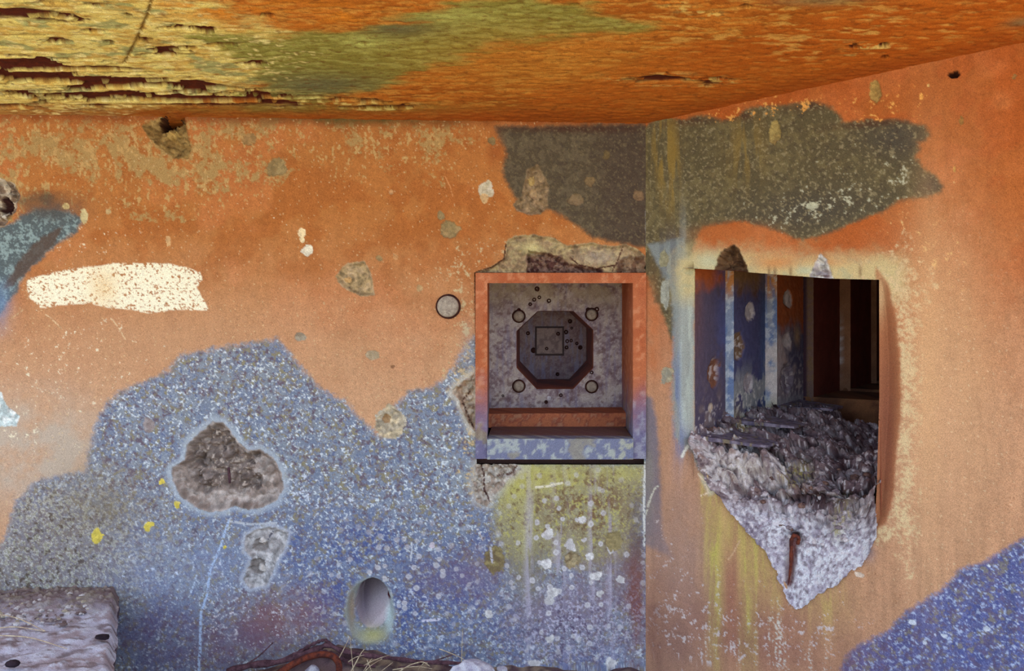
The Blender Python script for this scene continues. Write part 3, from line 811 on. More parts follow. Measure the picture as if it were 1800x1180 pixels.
xx, yy = np.meshgrid(XA, YA, indexing='ij'); xx = xx.ravel(); yy = yy.ravel()
S = Surf(CE, xx, yy, (206, 126, 46))
P = S.P
gx = fbm(xx * 9, yy * 30, 5, 101); gx2 = fbm(xx * 26, yy * 90, 4, 103); gx3 = fbm(xx * 70, yy * 210, 3, 107)
P.mix((170, 92, 26), sstep(.42, .60, gx) * .7)
P.mix((224, 172, 84), sstep(.50, .62, gx2) * .55)
P.mix((150, 84, 22), sstep(.55, .68, gx3) * .5)
def cz(pts, c, k=1.0, edge=.05, amp=.09):
    m = sstep(edge, -edge, sdp(xx, yy, CE.poly(pts), .4) + (gx - .5) * amp * 2 + (gx2 - .5) * amp) * k
    P.mix(c, m); return m
mY = cz([(-300, -60), (240, -60), (420, 40), (540, 90), (520, 140), (420, 165), (200, 200), (-300, 220)], (228, 212, 124), 1.0)
P.mix((240, 232, 150), mY * sstep(.50, .62, gx2) * .8)
P.mix((150, 160, 110), mY * sstep(.54, .66, fbm(xx * 14, yy * 30, 4, 121)) * .8)
P.mix((206, 160, 70), mY * sstep(.55, .66, fbm(xx * 20, yy * 60, 4, 123)) * .6)
P.mix((228, 146, 46), np.clip(S.blob(420, 15, 150, 26) + S.blob(610, 25, 60, 14), 0, 1) * sstep(.38, .55, gx) * .9)
mV = cz([(330, 60), (480, 70), (600, 56), (700, 40), (800, 10), (930, -10), (1050, 20), (1150, 44), (1010, 66), (880, 84), (760, 118), (680, 150), (560, 178), (420, 172), (470, 130), (400, 95)], (140, 140, 66), .95, .03, .06)
P.mix((176, 178, 100), mV * sstep(.48, .62, gx2) * .7)
P.mix((92, 98, 84), mV * np.clip(S.blob(700, 50, 70, 16) + S.blob(560, 150, 120, 22), 0, 1) * .7)
P.mix((196, 206, 120), mV * np.clip(S.blob(790, 26, 70, 14) + S.blob(640, 75, 40, 12), 0, 1) * .7)
cz([(1150, 100), (1800, -60), (2200, -80), (2200, 200), (1500, 200), (1150, 240), (800, 215)], (190, 98, 26), .7, .05, .08)
P.mix((226, 178, 96), sstep(.58, .68, gx2 * .6 + gx * .4) * np.clip(S.blob(1500, 60, 300, 60) + S.blob(1200, 30, 80, 40), 0, 1) * .8)
P.mix((212, 150, 60), S.blob(940, 110, 180, 50) * .5)
P.mix((120, 120, 90), np.clip(S.blob(1440, 2, 80, 8) + S.blob(1790, 40, 24, 9), 0, 1) * .7)
# strip next to the wall: bare orange, grimy
yw = np.where(xx < CX, CY + (xx - CX) * math.tan(math.radians(3)), CY - (xx - CX) * math.tan(math.radians(30)))
edge_m = sstep(.16, .02, (yw - yy) + (gx - .5) * .12)
P.mix((160, 80, 24), edge_m * .7)
S.wash(560, 190, 260, 9, (126, 116, 52), .8)
P.mul(1 + .3 * (gx3 - .5) + .2 * (S.n3 - .5))
# construction joint
dl = sline(xx, yy, CE.poly([(275, -30), (258, 30), (240, 70), (218, 112)]), .05)
P.mix((130, 96, 40), sstep(.006, .002, dl) * .9); S.D += sstep(.005, .001, dl) * .006
# spalled, laminated bands with dark brown cavities
strat = fbm(xx * 4, yy * 44, 5, 131, .55); strat2 = fbm(xx * 11, yy * 95, 4, 137, .55)
cav = np.zeros(len(xx)); ring = np.zeros(len(xx))
def spall(pts, thr, k=1.0):
    global cav, ring
    d = sdp(xx, yy, CE.poly(pts), .3) + (strat - .5) * .10
    w = sstep(.02, -.04, d)
    f = strat * .6 + strat2 * .4
    cav = np.maximum(cav, sstep(thr, thr + .022, f) * w * k)
    ring = np.maximum(ring, w)
def lens(px, py, rx, ry, k=1.0):
    global cav
    x0, y0, ra, rb = CE.ell(px, py, rx, ry)
    r = np.hypot((xx - x0) / ra, (yy - y0) / rb) + (strat2 - .5) * 1.5 + (strat - .5) * .8
    cav = np.maximum(cav, sstep(1.0, .8, r) * k)
spall([(-200, 96), (60, 104), (140, 112), (250, 124), (330, 134), (420, 150), (540, 164), (640, 172), (760, 186), (700, 196), (560, 190), (420, 192), (280, 188), (160, 190), (-200, 200)], .488)
spall([(-200, 92), (40, 98), (110, 104), (180, 112), (265, 120), (200, 124), (120, 128), (0, 126), (-200, 126)], .40)
spall([(-200, 10), (40, 14), (95, 18), (150, 36), (120, 42), (60, 34), (-200, 38)], .36)
spall([(-200, 2), (100, -4), (210, 6), (205, 12), (100, 8), (-200, 10)], .50)
spall([(1035, 130), (1100, 136), (1160, 132), (1270, 134), (1290, 142), (1240, 152), (1180, 150), (1120, 148)], .47)
spall([(1170, 4), (1230, 12), (1280, 26), (1270, 34), (1210, 30), (1160, 10)], .50)
spall([(1480, 75), (1520, 78), (1560, 84), (1500, 92)], .53); spall([(170, 160), (110, 150), (0, 150), (0, 170), (180, 172)], .45)
for q in [(320, 48, 46, 5), (362, 52, 18, 7), (288, 88, 34, 8), (330, 84, 20, 5), (455, 110, 40, 7), (255, 70, 16, 5), (395, 78, 36, 6), (100, 72, 34, 4), (192, 74, 8, 4), (226, 26, 5, 3), (470, 27, 12, 4), (1310, 12, 14, 4), (1500, 81, 12, 3), (1552, 78, 8, 3), (640, 75, 8, 3), (170, 10, 30, 4), (50, 62, 40, 2), (170, 54, 22, 3), (1555, 100, 5, 3), (300, 96, 60, 3), (1010, 8, 8, 2)]:
    lens(*q)
P.mix((238, 226, 140), np.clip(ring * 1.2, 0, 1) * sstep(.50, .60, fbm(xx * 40, yy * 60, 4, 141)) * .55)
lip = sstep(.05, .35, cav) * sstep(1.0, .6, cav)
P.mix((240, 222, 130), lip * .2)
P.mix((250, 240, 170), sstep(.62, .70, fbm(xx * 45, yy * 120, 4, 151)) * mY * .7); P.mix((110, 60, 20), sstep(.64, .72, fbm(xx * 50, yy * 170, 4, 153)) * .5)
P.mix((78, 30, 18), sstep(.12, .5, cav))
P.mix((96, 40, 18), sstep(.6, 1, cav) * sstep(.5, .6, S.n2) * .6)
zz = ceil_z(xx, yy) + cav * .014 + ring * (strat - .5) * .016 + (gx2 - .5) * .006 + S.D + (S.n2 - .5) * .003
F = grid_faces(len(XA), len(YA))
ceiling = mk('ceiling', np.stack([xx, yy, zz], 1), F, M_ceil, None, P.c)
tag(ceiling, 'flaking yellow and orange concrete soffit sloping up over the wall', None, None, 'structure')
GZ_ = -1.285
M_roof = two_tone('roof_concrete', (170, 150, 120), (140, 122, 96), 8)
zc = lambda x, y: float(ceil_z(x, y))
def slab(name, x0, x1, y0, y1, z0, z1, mat, parent):
    Q = [(x, y, z) for z in (0, 1) for y in (y0, y1) for x in (x0, x1)]
    Q = [(x, y, (zc(x, y) + (z0 if z == 0 else z1))) for (x, y, z) in Q]
    return cbox(name, Q, None, mat, parent, 5.0)
roof = slab('roof_slab', -3.2, 3.0, 1.25, 5.6, .08, .30, M_roof, ceiling)
mk('soffit_edge', [(-3.2, 1.25, zc(-3.2, 1.25) - .002), (3.0, 1.25, zc(3.0, 1.25) - .002), (3.0, 1.25, zc(3, 1.25) + .1), (-3.2, 1.25, zc(-3.2, 1.25) + .1)], [(0, 1, 2, 3)], M_roof, ceiling, None, False)

bk = [np.array((*WL.p3(-3.58, 0, 0)[:2],)), np.array((-3.05, 5.5)), np.array((2.9, 5.5)), np.array((*WR.p3(2.28, 0, 0)[:2],))]
for i in range(3):
    q0, q1 = bk[i], bk[i + 1]
    o = mk('wall_back' if i == 1 else 'wall_side', [(*q0, GZ_ - .1), (*q1, GZ_ - .1), (*q1, zc(*q1) + .2), (*q0, zc(*q0) + .2)], [(0, 1, 2, 3)], M_roof, None, None, False)
    tag(o, 'plain concrete rear wall closing the bunker' if i == 1 else 'plain concrete end wall of the bunker', None, None, 'structure')

# ------------------------------------------------------------------ ground
GZ = -1.285
XG = np.unique(np.concatenate([np.linspace(-14, -2.6, 20), np.arange(-2.6, 2.4, .02), np.linspace(2.4, 14, 20)]))
YG = np.unique(np.concatenate([np.linspace(-16, 1.9, 30), np.arange(1.9, 3.06, .012), np.linspace(3.07, 5.7, 8)]))
xx, yy = np.meshgrid(XG, YG, indexing='ij'); xx = xx.ravel(); yy = yy.ravel()
hz = GZ + np.where(yy > 1.5, (fbm(xx * 12, yy * 12, 5, 201) - .5) * .06, 0)
hz += .10 * np.exp(-((xx + .60) / .22) ** 2 - ((yy - 2.95) / .14) ** 2) + .03 * np.exp(-((xx + .2) / .5) ** 2 - ((yy - 2.98) / .12) ** 2)
P = Paint(len(xx), (150, 132, 112))
n = fbm(xx * 18, yy * 18, 5, 203)
P.mix((104, 82, 84), sstep(.42, .58, n)); P.mix((74, 56, 66), sstep(.52, .66, fbm(xx * 50, yy * 50, 4, 205)) * .8)
far = sstep(1.9, 1.2, yy); P.mix((196, 176, 138), far)
floor = mk('floor', np.stack([xx, yy, hz], 1), grid_faces(len(XG), len(YG)), M_rub, None, P.c)
tag(floor, 'bare stony soil along the foot of the wall', None, None, 'structure')

# ------------------------------------------------------------------ stepped embrasure in the right wall
ax38 = np.array([math.sin(math.radians(38)), math.cos(math.radians(38))])
def hit(p, d, px):
    """from plan point p along d to the sight line of column px"""
    k = (px - 900) / 1500.0
    t = (k * p[1] - p[0]) / (d[0] - k * d[1])
    return p + d * t
p = np.array(WR.at(1217, 600)[:2]) + WR.N * .028
chain = [p]
for px, d in [(1275, ax38), (1290, WR.U), (1345, ax38), (1366, WR.U), (1412, ax38), (1430, WR.U), (1476, ax38), (1495, WR.U), (1531, ax38), (1541, WR.U)]:
    p = hit(p, d, px); chain.append(p)
chain.append(chain[-1] + ax38 * .35); chain.append(chain[-1] + WR.U * .06); chain.append(chain[-1] + ax38 * .5)
win = empty('window_1', (*WR.at(1380, 640)[:2], -.45))
tag(win, 'stepped gun embrasure opening with a shot-up lower edge', None, None, 'structure')
ZT, ZBm = .22, -.78
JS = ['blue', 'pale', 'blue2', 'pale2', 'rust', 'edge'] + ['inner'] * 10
class JP:
    """local plane of one jamb face: u along it, z height"""
def jamb_surface(k, p0, p1):
    L = np.linalg.norm(p1 - p0); e = (p1 - p0) / L; nrm = np.array([e[1], -e[0]])
    if nrm @ np.array([0, -1]) < 0 and k % 2 == 1: nrm = -nrm
    if k % 2 == 0: nrm = np.array([e[1], -e[0]])
    nu = max(3, int(L / .005) + 1); nv = int((ZT - ZBm) / .005) + 1
    if k > 5: nu, nv = max(3, nu // 3), nv // 3
    u, z = np.meshgrid(np.linspace(0, L, nu), np.linspace(ZBm, ZT, nv), indexing='ij'); u = u.ravel(); z = z.ravel()
    D = np.zeros(len(u)); n1 = fbm(u * 20 + k * 7, z * 20, 4, 300 + k); n2 = fbm(u * 70 + k, z * 70, 4, 320 + k); st = fbm(u * 60 + k, z * 8, 4, 340 + k)
    kind = JS[k]
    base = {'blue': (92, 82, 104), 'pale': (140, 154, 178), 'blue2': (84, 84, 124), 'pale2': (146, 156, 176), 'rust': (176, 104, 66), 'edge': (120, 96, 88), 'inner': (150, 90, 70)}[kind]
    Q = Paint(len(u), base)
    f = u / L; Y = lambda px, py: float(((540 - py) / 1500.0) * (p0 + (p1 - p0) * px)[1])     # height seen at row py, px = share along the face
    if kind == 'blue':
        Q.mix((122, 82, 74), sstep(.4, .0, f) * .7 * sstep(-.35, .1, z)); Q.mix((176, 94, 50), sstep(Y(.5, 515), Y(.5, 490), z + (n1 - .5) * .06))
        Q.mix((84, 90, 140), sstep(.45, .95, f) * sstep(.35, .6, n1 + .1) * sstep(Y(.5, 700), Y(.5, 600), z) * .8)
        Q.mix((140, 122, 120), sstep(Y(.5, 640), Y(.5, 760), z) * sstep(.45, .6, n1) * .8); Q.mix((180, 172, 176), sstep(.64, .68, n2) * sstep(Y(.5, 690), Y(.5, 740), z))
        pits = [(.62, 655, .055, .055, (128, 84, 66), .026), (.5, 718, .02, .018, (190, 170, 150), .004)]
    elif kind == 'blue2':
        Q.mix((132, 104, 76), sstep(Y(.5, 525), Y(.5, 495), z + (n1 - .5) * .08)); Q.mix((92, 60, 44), sstep(Y(.5, 540), Y(.5, 490), z) * sstep(.55, .65, n1))
        Q.mix((72, 100, 146), sstep(.7, 1.0, f) * .6); Q.mix((160, 164, 166), sstep(Y(.5, 620), Y(.5, 690), z) * sstep(.46, .56, n1) * .9)
        Q.mix((206, 204, 200), sstep(Y(.5, 650), Y(.5, 700), z) * sstep(.58, .64, n2) * .9); Q.mix((176, 160, 60), np.exp(-((z - Y(.5, 735)) / .012) ** 2) * sstep(.5, .6, n2))
        Q.mix((146, 130, 96), sstep(Y(.5, 690), Y(.5, 740), z) * sstep(.4, .1, f) * .8)
        pits = [(.5, 549, .05, .04, (186, 180, 186), .012), (.12, 607, .06, .055, (124, 98, 78), .016), (.45, 672, .05, .04, (172, 164, 172), .01)]
    elif kind == 'rust':
        Q.mix((176, 96, 52), sstep(.45, .6, n1) * .7); Q.mix((92, 92, 122), sstep(Y(.5, 560), Y(.5, 590), z + (n1 - .5) * .12)); Q.mix((196, 180, 178), sstep(Y(.4, 560), Y(.4, 610), z + (n1 - .5) * .1) * sstep(.6, .2, f + (n1 - .5)) * .9)
        Q.mix((136, 126, 138), sstep(Y(.5, 640), Y(.5, 670), z) * .7); Q.mix((190, 184, 186), sstep(Y(.5, 600), Y(.5, 690), z) * sstep(.56, .64, n2)); Q.mix((170, 168, 172), sstep(Y(.5, 690), Y(.5, 704), z) * .7)
        Q.mix((200, 170, 130), np.exp(-((f - .75) / .12) ** 2) * np.exp(-((z - Y(.7, 590)) / .04) ** 2) * .8)
        pits = [(.4, 526, .06, .04, (190, 182, 184), .014), (.35, 600, .05, .035, (206, 200, 204), .008), (.35, 665, .07, .06, (128, 118, 132), .03)]
    elif kind in ('pale', 'pale2'):
        Q.mix((206, 140, 66), sstep(Y(.5, 540), Y(.5, 490), z + (n1 - .5) * .06) * .9); Q.mix((96, 124, 176), sstep(.45, .6, st) * .7); Q.mix((196, 204, 210), sstep(.52, .62, n2) * .6)
        if kind == 'pale2': Q.mix((206, 196, 190), sstep(Y(.5, 570), Y(.5, 620), z) * sstep(.4, .55, n1) * .8); Q.mix((196, 190, 150), sstep(Y(.5, 690), Y(.5, 720), z) * .7)
        pits = []
    elif kind == 'edge':
        Q.mix((120, 96, 74), sstep(.45, .6, n2)); Q.mix((66, 46, 60), sstep(.5, .2, f)); pits = []
    else:
        Q.mix((156, 116, 88) if k % 2 else (122, 60, 52), .85 + 0 * u); Q.mul(1 + .5 * (n1 - .5)); pits = []  # outward faces painted lighter, side faces darker, following the light on them
        if k == 7: Q.mix((210, 206, 210), sstep(.35, .05, f) * np.clip(np.exp(-((z - Y(0, 610)) / .08) ** 2) * (.4 + 1.4 * (n2 > .5)), 0, 1))  # painted highlight on the left edge of this riser
    for fu, py, ru, rz, c, dp in pits:
        r = np.hypot((u - fu * L) / ru, (z - Y(fu, py)) / rz) + (n2 - .5) * .5 + (n1 - .5) * .5
        m = sstep(1.0, .85, r); D += m * dp * (.4 + .6 * np.clip(1 - r, 0, 1)) + m * (n2 - .5) * dp
        Q.mix(c, m); Q.mix((216, 210, 210), m * sstep(.55, .6, n2) * .5)
    Q.mul(1 + .35 * (n2 - .5))
    D += (n2 - .5) * .004
    X = np.stack([p0[0] + e[0] * u - nrm[0] * D, p0[1] + e[1] * u - nrm[1] * D, z], 1)
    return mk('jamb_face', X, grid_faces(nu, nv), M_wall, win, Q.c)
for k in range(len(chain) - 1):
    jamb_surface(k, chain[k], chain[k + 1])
# right-hand jamb, lintel soffit, dark chamber behind
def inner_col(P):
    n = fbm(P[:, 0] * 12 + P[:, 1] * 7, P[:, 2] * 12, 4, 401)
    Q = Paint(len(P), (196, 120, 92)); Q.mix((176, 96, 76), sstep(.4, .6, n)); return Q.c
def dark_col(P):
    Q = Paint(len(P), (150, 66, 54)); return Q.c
r0 = WR.at(1545, 700)[:2] + WR.N * .012 + WR.U * .004; r1 = r0 + ax38 * 2.4
def quad(name, pts, colfn, parent, n=24, mat=None):
    a_, b_, c_, d_ = [np.array(q, float) for q in pts]
    return patch(name, lambda u, v: (a_ * (1 - u[:, None]) + b_ * u[:, None]) * (1 - v[:, None]) + (d_ * (1 - u[:, None]) + c_ * u[:, None]) * v[:, None], n, n, lambda P, u, v: colfn(P), mat or M_wall, parent)
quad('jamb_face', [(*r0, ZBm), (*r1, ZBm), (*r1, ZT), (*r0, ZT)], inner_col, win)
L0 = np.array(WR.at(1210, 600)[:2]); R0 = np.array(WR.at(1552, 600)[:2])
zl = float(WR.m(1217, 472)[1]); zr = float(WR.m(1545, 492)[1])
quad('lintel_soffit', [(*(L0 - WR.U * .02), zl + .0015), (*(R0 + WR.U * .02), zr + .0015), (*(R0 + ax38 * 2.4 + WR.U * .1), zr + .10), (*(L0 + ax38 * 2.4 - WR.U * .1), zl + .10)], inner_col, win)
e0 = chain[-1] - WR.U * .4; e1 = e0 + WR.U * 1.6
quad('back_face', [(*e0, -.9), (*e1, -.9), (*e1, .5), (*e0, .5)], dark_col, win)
# sill steps: top heights follow the jamb steps
for k, (ci, zt) in enumerate([(5, -.374), (7, -.362), (9, -.350)]):
    q0 = chain[ci] + (WR.N * -.0) ; q0 = q0 - WR.U * .05; q1 = q0 + WR.U * .95
    dd = ax38 * (1.6 - .35 * k)
    Q8 = [(*q0, ZBm), (*q1, ZBm), (*(q0 + dd), ZBm), (*(q1 + dd), ZBm), (*q0, zt), (*q1, zt), (*(q0 + dd), zt), (*(q1 + dd), zt)]
    cbox('sill_step', Q8, lambda P: (lambda Q, n: (Q.mix((96, 64, 46), sstep(.4, .6, n)), Q.c)[1])(Paint(len(P), (134, 92, 62)), fbm(P[:, 0] * 25, P[:, 2] * 25, 4, 411)), M_wall, win, .02)
# remains of the three outer sill edges: thin, tilted slabs
def sliver(ci, pxs, pys, th=.016, deep=.16):
    base = chain[ci]
    k = (np.array(pxs) - 900) / 1500.0
    pts = [hit(base, WR.U, px) for px in pxs]
    zs = [(540 - py) / 1500.0 * q[1] + .006 for q, py in zip(pts, pys)]
    q0, q1 = pts
    dd = ax38 * deep
    Q8 = [(*q0, zs[0] - th), (*q1, zs[1] - th * .5), (*(q0 + dd), zs[0] - th), (*(q1 + dd * .5), zs[1] - th * .5), (*q0, zs[0]), (*q1, zs[1]), (*(q0 + dd), zs[0] + .004), (*(q1 + dd * .5), zs[1])]
    return cbox('sill_edge', Q8, lambda P: (lambda Q, n: (Q.mix((92, 84, 104), sstep(.4, .55, n)), Q.mix((150, 138, 80), sstep(.62, .70, n) * .5), Q.c)[2])(Paint(len(P), (128, 120, 136)), fbm(P[:, 0] * 60, P[:, 1] * 60, 4, 421)), M_rub, win, .006, .006)
sliver(0, (1222, 1346), (768, 787), deep=.22); sliver(2, (1292, 1396), (741, 753), deep=.22); sliver(4, (1362, 1464), (716, 722), deep=.25)

# ------------------------------------------------------------------ broken concrete under the embrasure
ctrl = [(x, y, -.004) for x, y in HOLE0[6:]] + [
    (1225, 774, .02), (1250, 790, .03), (1300, 792, .035), (1340, 795, .05), (1260, 830, .02), (1300, 860, .03), (1340, 915, .02), (1360, 880, .05), (1400, 960, .02), (1430, 1000, .015), (1470, 950, .03), (1500, 930, .035), (1400, 905, .05), (1470, 880, .10),
    (1525, 870, .09), (1545, 830, .16), (1345, 850, .06), (1400, 868, .09), (1450, 850, .13), (1400, 825, .15), (1480, 820, .24), (1520, 815, .26), (1350, 805, .12), (1300, 768, .17), (1350, 778, .20), (1400, 790, .23), (1450, 800, .25), (1480, 785, .36), (1500, 792, .38), (1530, 800, .42), (1550, 805, .44),
    (1350, 756, .27), (1390, 762, .34), (1430, 766, .38), (1465, 755, .46), (1490, 765, .50), (1370, 730, .44), (1420, 730, .50), (1460, 728, .56), (1485, 745, .56), (1512, 800, .52), (1340, 745, .3), (1470, 728, .60), (1290, 748, .25)]
cs = np.array(ctrl)
q2 = np.array([[*WR.m(x, y, w), w] for x, y, w in ctrl], float)      # s, z, w
R2 = math.sqrt(.5)
cu = q2[:, 0]; cr = (q2[:, 1] + q2[:, 2]) * R2; chh = (q2[:, 2] - q2[:, 1]) * R2
def tps(r2): return np.where(r2 > 1e-12, .5 * r2 * np.log(r2 + 1e-12), 0)
n_ = len(cu)
K = tps((cu[:, None] - cu) ** 2 + (cr[:, None] - cr) ** 2) + np.eye(n_) * 2e-4
A = np.zeros((n_ + 3, n_ + 3)); A[:n_, :n_] = K; A[:n_, n_] = 1; A[:n_, n_ + 1] = cu; A[:n_, n_ + 2] = cr; A[n_:, :n_] = A[:n_, n_:].T
wts = np.linalg.solve(A, np.concatenate([chh, np.zeros(3)]))
def rub_h(u, r):
    h = wts[n_] + wts[n_ + 1] * u + wts[n_ + 2] * r
    for i in range(n_): h = h + wts[i] * tps((u - cu[i]) ** 2 + (r - cr[i]) ** 2)
    return h
U1 = np.arange(cu.min() - .03, cu.max() + .06, .0028); R1 = np.arange(cr.min() - .02, cr.max() + .04, .0028)
u, r = np.meshgrid(U1, R1, indexing='ij'); u = u.ravel(); r = r.ravel()
h = rub_h(u, r)
bl, bv = worley(u * 17 + 1.2 * fbm(u * 22, r * 22, 3, 501), r * 26 + 1.2 * fbm(u * 22, r * 22, 3, 502), 503)
bl2, bv2 = worley(u * 50 + .9 * fbm(u * 60, r * 60, 3, 505), r * 72, 507)
rn = fbm(u * 30, r * 30, 5, 509, .6); rf = fbm(u * 110, r * 110, 4, 511, .6)
zc0 = (r - h) * R2                      # first estimates of z and w
z_ = r * R2 - h * R2; w_ = r * R2 + h * R2
amp = sstep(-.0, .05, w_) * .75 + .25
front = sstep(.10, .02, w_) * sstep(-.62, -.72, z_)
blocks = (bv - .5) * .060 + (bl - .4) * .045
h = h + amp * (blocks * (1 - .75 * front) + ((bv2 - .5) * .014 + (bl2 - .35) * .020) * (1 - .4 * front) + (rn - .5) * .03 + (rf - .5) * .012)
h = h + .012 * sstep(.08, .16, w_)
z_ = r * R2 - h * R2; w_ = r * R2 + h * R2
P = Paint(len(u), (150, 134, 138))
P.mix((116, 98, 102), sstep(.45, .6, rn)); P.mix((182, 172, 172), sstep(.55, .8, bv) * .7); P.mix((112, 90, 92), sstep(.3, .1, bv) * .7); P.mix((96, 74, 76), sstep(.45, .7, bl) * .6); P.mix((200, 194, 196), sstep(.7, .8, bv2) * .7); P.mix((128, 96, 84), sstep(.12, .05, bv2) * .6)
P.mix((100, 82, 90), sstep(.06, .16, w_ + (rn - .5) * .1) * .6); P.mix((64, 40, 44), sstep(.50, .75, bl) * sstep(.05, .12, w_) * .7)  # shade in the gaps between blocks painted on
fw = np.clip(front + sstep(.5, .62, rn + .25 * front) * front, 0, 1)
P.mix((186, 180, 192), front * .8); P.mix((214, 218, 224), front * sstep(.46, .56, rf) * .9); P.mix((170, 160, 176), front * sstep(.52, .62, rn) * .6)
sL, zL = WR.m(1300, 825, .03)
P.mix((200, 192, 184), np.exp(-((u - sL) / .10) ** 2 - ((z_ - zL) / .045) ** 2) * sstep(.4, .55, rf) * .95)
for px, py, w, ra, rz in [(1400, 835, .13, .045, .03), (1485, 900, .08, .03, .04), (1300, 752, .2, .03, .02), (1470, 930, .04, .02, .03)]:
    s0, z0 = WR.m(px, py, w)
    P.mix((150, 138, 74), np.exp(-((u - s0) / ra) ** 2 - ((z_ - z0) / rz) ** 2) * sstep(.42, .56, rf) * .9)
s0, z0 = WR.m(1430, 880, .08)
crv = np.exp(-((u - s0) / .11) ** 2 - ((z_ - z0 + (rn - .5) * .04) / .016) ** 2)
P.mix((62, 36, 40), crv * .8); w_ = w_ + crv * .05  # crevice cut in, with its shade painted too
s2, z2 = WR.m(1325, 935, .02); P.mix((112, 98, 116), np.exp(-((u - s2 + (z_ - z2) * .5) / .035) ** 2 - ((z_ - z2) / .07) ** 2) * .85)  # shadowed left face of the rubble, painted darker
P.mix((206, 200, 204), sstep(.62, .70, rf) * .8); P.mix((70, 52, 56), sstep(.40, .30, rf) * .5)
P.mul(1 + .5 * (rf - .5))
# rusty groove where the bar lies
s0, z0 = WR.m(1390, 985, .01); gr = np.exp(-((u - s0 - (z_ - z0) * .08) / .012) ** 2) * sstep(z0 - .10, z0 - .07, z_) * sstep(z0 + .085, z0 + .06, z_)
w_ = w_ + gr * .03; P.mix((128, 56, 34), gr * .8)
s1, z1 = WR.m(1395, 945, .02); hb = np.exp(-((u - s1) / .022) ** 2 - ((z_ - z1) / .014) ** 2)
w_ = w_ + hb * .04; P.mix((70, 40, 40), hb * .8)
keep = np.ones(len(u), bool)
X = WR.p3(u, z_, w_)
F = grid_faces(len(U1), len(R1))
fs = u[F].mean(1); fz = z_[F].mean(1); fw_ = w_[F].mean(1)
d, _, _ = poly_near(fs, fz, HP)
ok = ((d < .012) | (fw_ > .04)) & (fw_ > -.012) & (fw_ < .75) & (fz < -.385 + .0 * fs)
ok &= ~((d > .002) & (fw_ < .03) & (d > .012))
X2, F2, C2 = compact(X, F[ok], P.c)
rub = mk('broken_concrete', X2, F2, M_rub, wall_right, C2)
rub['label'] = 'shattered grey concrete with exposed stones under the embrasure'
# exposed aggregate stones
idx = np.where((poly_near(u, z_, HP)[0] < -.01) & (w_ > .015) & (w_ < .5) & (z_ < -.42))[0]
rg = np.random.default_rng(12)
for i in rg.choice(idx, 75, replace=False):
    sz = rg.uniform(.006, .017)
    rock('pebble', X[i] + np.array([0, .2, .1]) * sz, (sz * rg.uniform(.9, 1.4), sz, sz * rg.uniform(.6, 1.0)), M_peb[rg.choice([0, 0, 1, 1, 2])], rub, int(i), 1, .3, rg.uniform(0, 3))

# ------------------------------------------------------------------ niche with the armoured loophole
nb = empty('window_2', WN.at(985, 806, 0.0))
tag(nb, 'square stepped niche in the orange and blue concrete wall', None, None, 'structure')
def np3(px, py, w, wref=0.0):
    """a point of the niche: column/row measured on the wall face, then moved straight in by w"""
    s_, z_0 = WN.m(px, py, wref); return WN.p3(s_, z_0, w)
def nbox(name, x0, x1, y0, y1, w0, w1, colfn, parent, mat=None, res=.006, rough=0.0, wref=0.0):
    Q = []
    for py in (y1, y0):
        for w in (w0, w1):
            for px in (x0, x1): Q.append(np3(px, py, w, wref))
    return cbox(name, Q, colfn, mat or M_wall, parent, res, rough)
yb0 = float(WN.m(900, 640)[1]); yb1 = float(WN.m(900, 780)[1])
def frame_col(P):
    n = fbm(P[:, 0] * 60 + P[:, 1] * 40, P[:, 2] * 60, 4, 601); n1 = fbm(P[:, 0] * 18, P[:, 2] * 18 + P[:, 1] * 18, 4, 603)
    Q = Paint(len(P), (176, 98, 62)); Q.mix((190, 116, 78), sstep(.40, .65, n1) * .6); Q.mix((206, 150, 112), sstep(.62, .70, n) * .4)
    t = sstep(yb0, yb1, P[:, 2] + (n1 - .5) * .16)
    Q.mix((104, 112, 150), t * .9); Q.mix((156, 160, 172), t * sstep(.50, .66, n) * .6); Q.mix((150, 140, 84), t * sstep(.6, .7, n1) * .6)
    Q.mul(1 + .3 * (n - .5)); return Q.c
def sill_col(P):
    n = fbm(P[:, 0] * 60 + P[:, 1] * 40, P[:, 2] * 60, 4, 611); n1 = fbm(P[:, 0] * 18, P[:, 2] * 18 + P[:, 1] * 18, 4, 613)
    Q = Paint(len(P), (118, 124, 152)); Q.mix((176, 186, 182), sstep(.5, .6, n) * .8); Q.mix((92, 104, 160), sstep(.5, .62, n1) * .7); Q.mix((168, 160, 104), sstep(.55, .65, n1) * .5 + sstep(.3, .45, P[:, 0]) * sstep(.5, .6, n) * .4)
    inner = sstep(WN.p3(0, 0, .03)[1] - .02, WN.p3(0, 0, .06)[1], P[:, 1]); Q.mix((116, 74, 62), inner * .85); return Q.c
def ledge_col(P):
    n = fbm(P[:, 0] * 60 + P[:, 1] * 40, P[:, 2] * 60, 4, 621)
    Q = Paint(len(P), (178, 106, 72)); Q.mix((146, 80, 60), sstep(.45, .6, n)); Q.mix((190, 140, 106), sstep(.6, .68, n) * .6); return Q.c
def gap_shade_col(P): return Paint(len(P), (84, 58, 52)).c
f_out = -.010
def wedge(name, x0, x1, y0, y1, bx0, bx1, by0, by1):
    Q = []
    for py, qy in ((y1, by1), (y0, by0)):
        for w, (u0, u1), yy_ in ((f_out, (x0, x1), py), (.50, (bx0, bx1), qy)):
            for px in (u0, u1): Q.append(np3(px, yy_, w))
    return cbox(name, Q, frame_col, M_wall, nb, .006)
wedge('frame_post', 836, 857, 480, 806, 830, 846, 480, 806)
wedge('frame_post', 1112, 1135, 480, 806, 1117, 1140, 480, 806)
wedge('frame_head', 857, 1112, 480, 498, 840, 1122, 476, 490)
nbox('frame_sill', 857, 1112, 770, 806, f_out - .012, .50, sill_col, nb)
zF = WN.m(900, 770)[1]
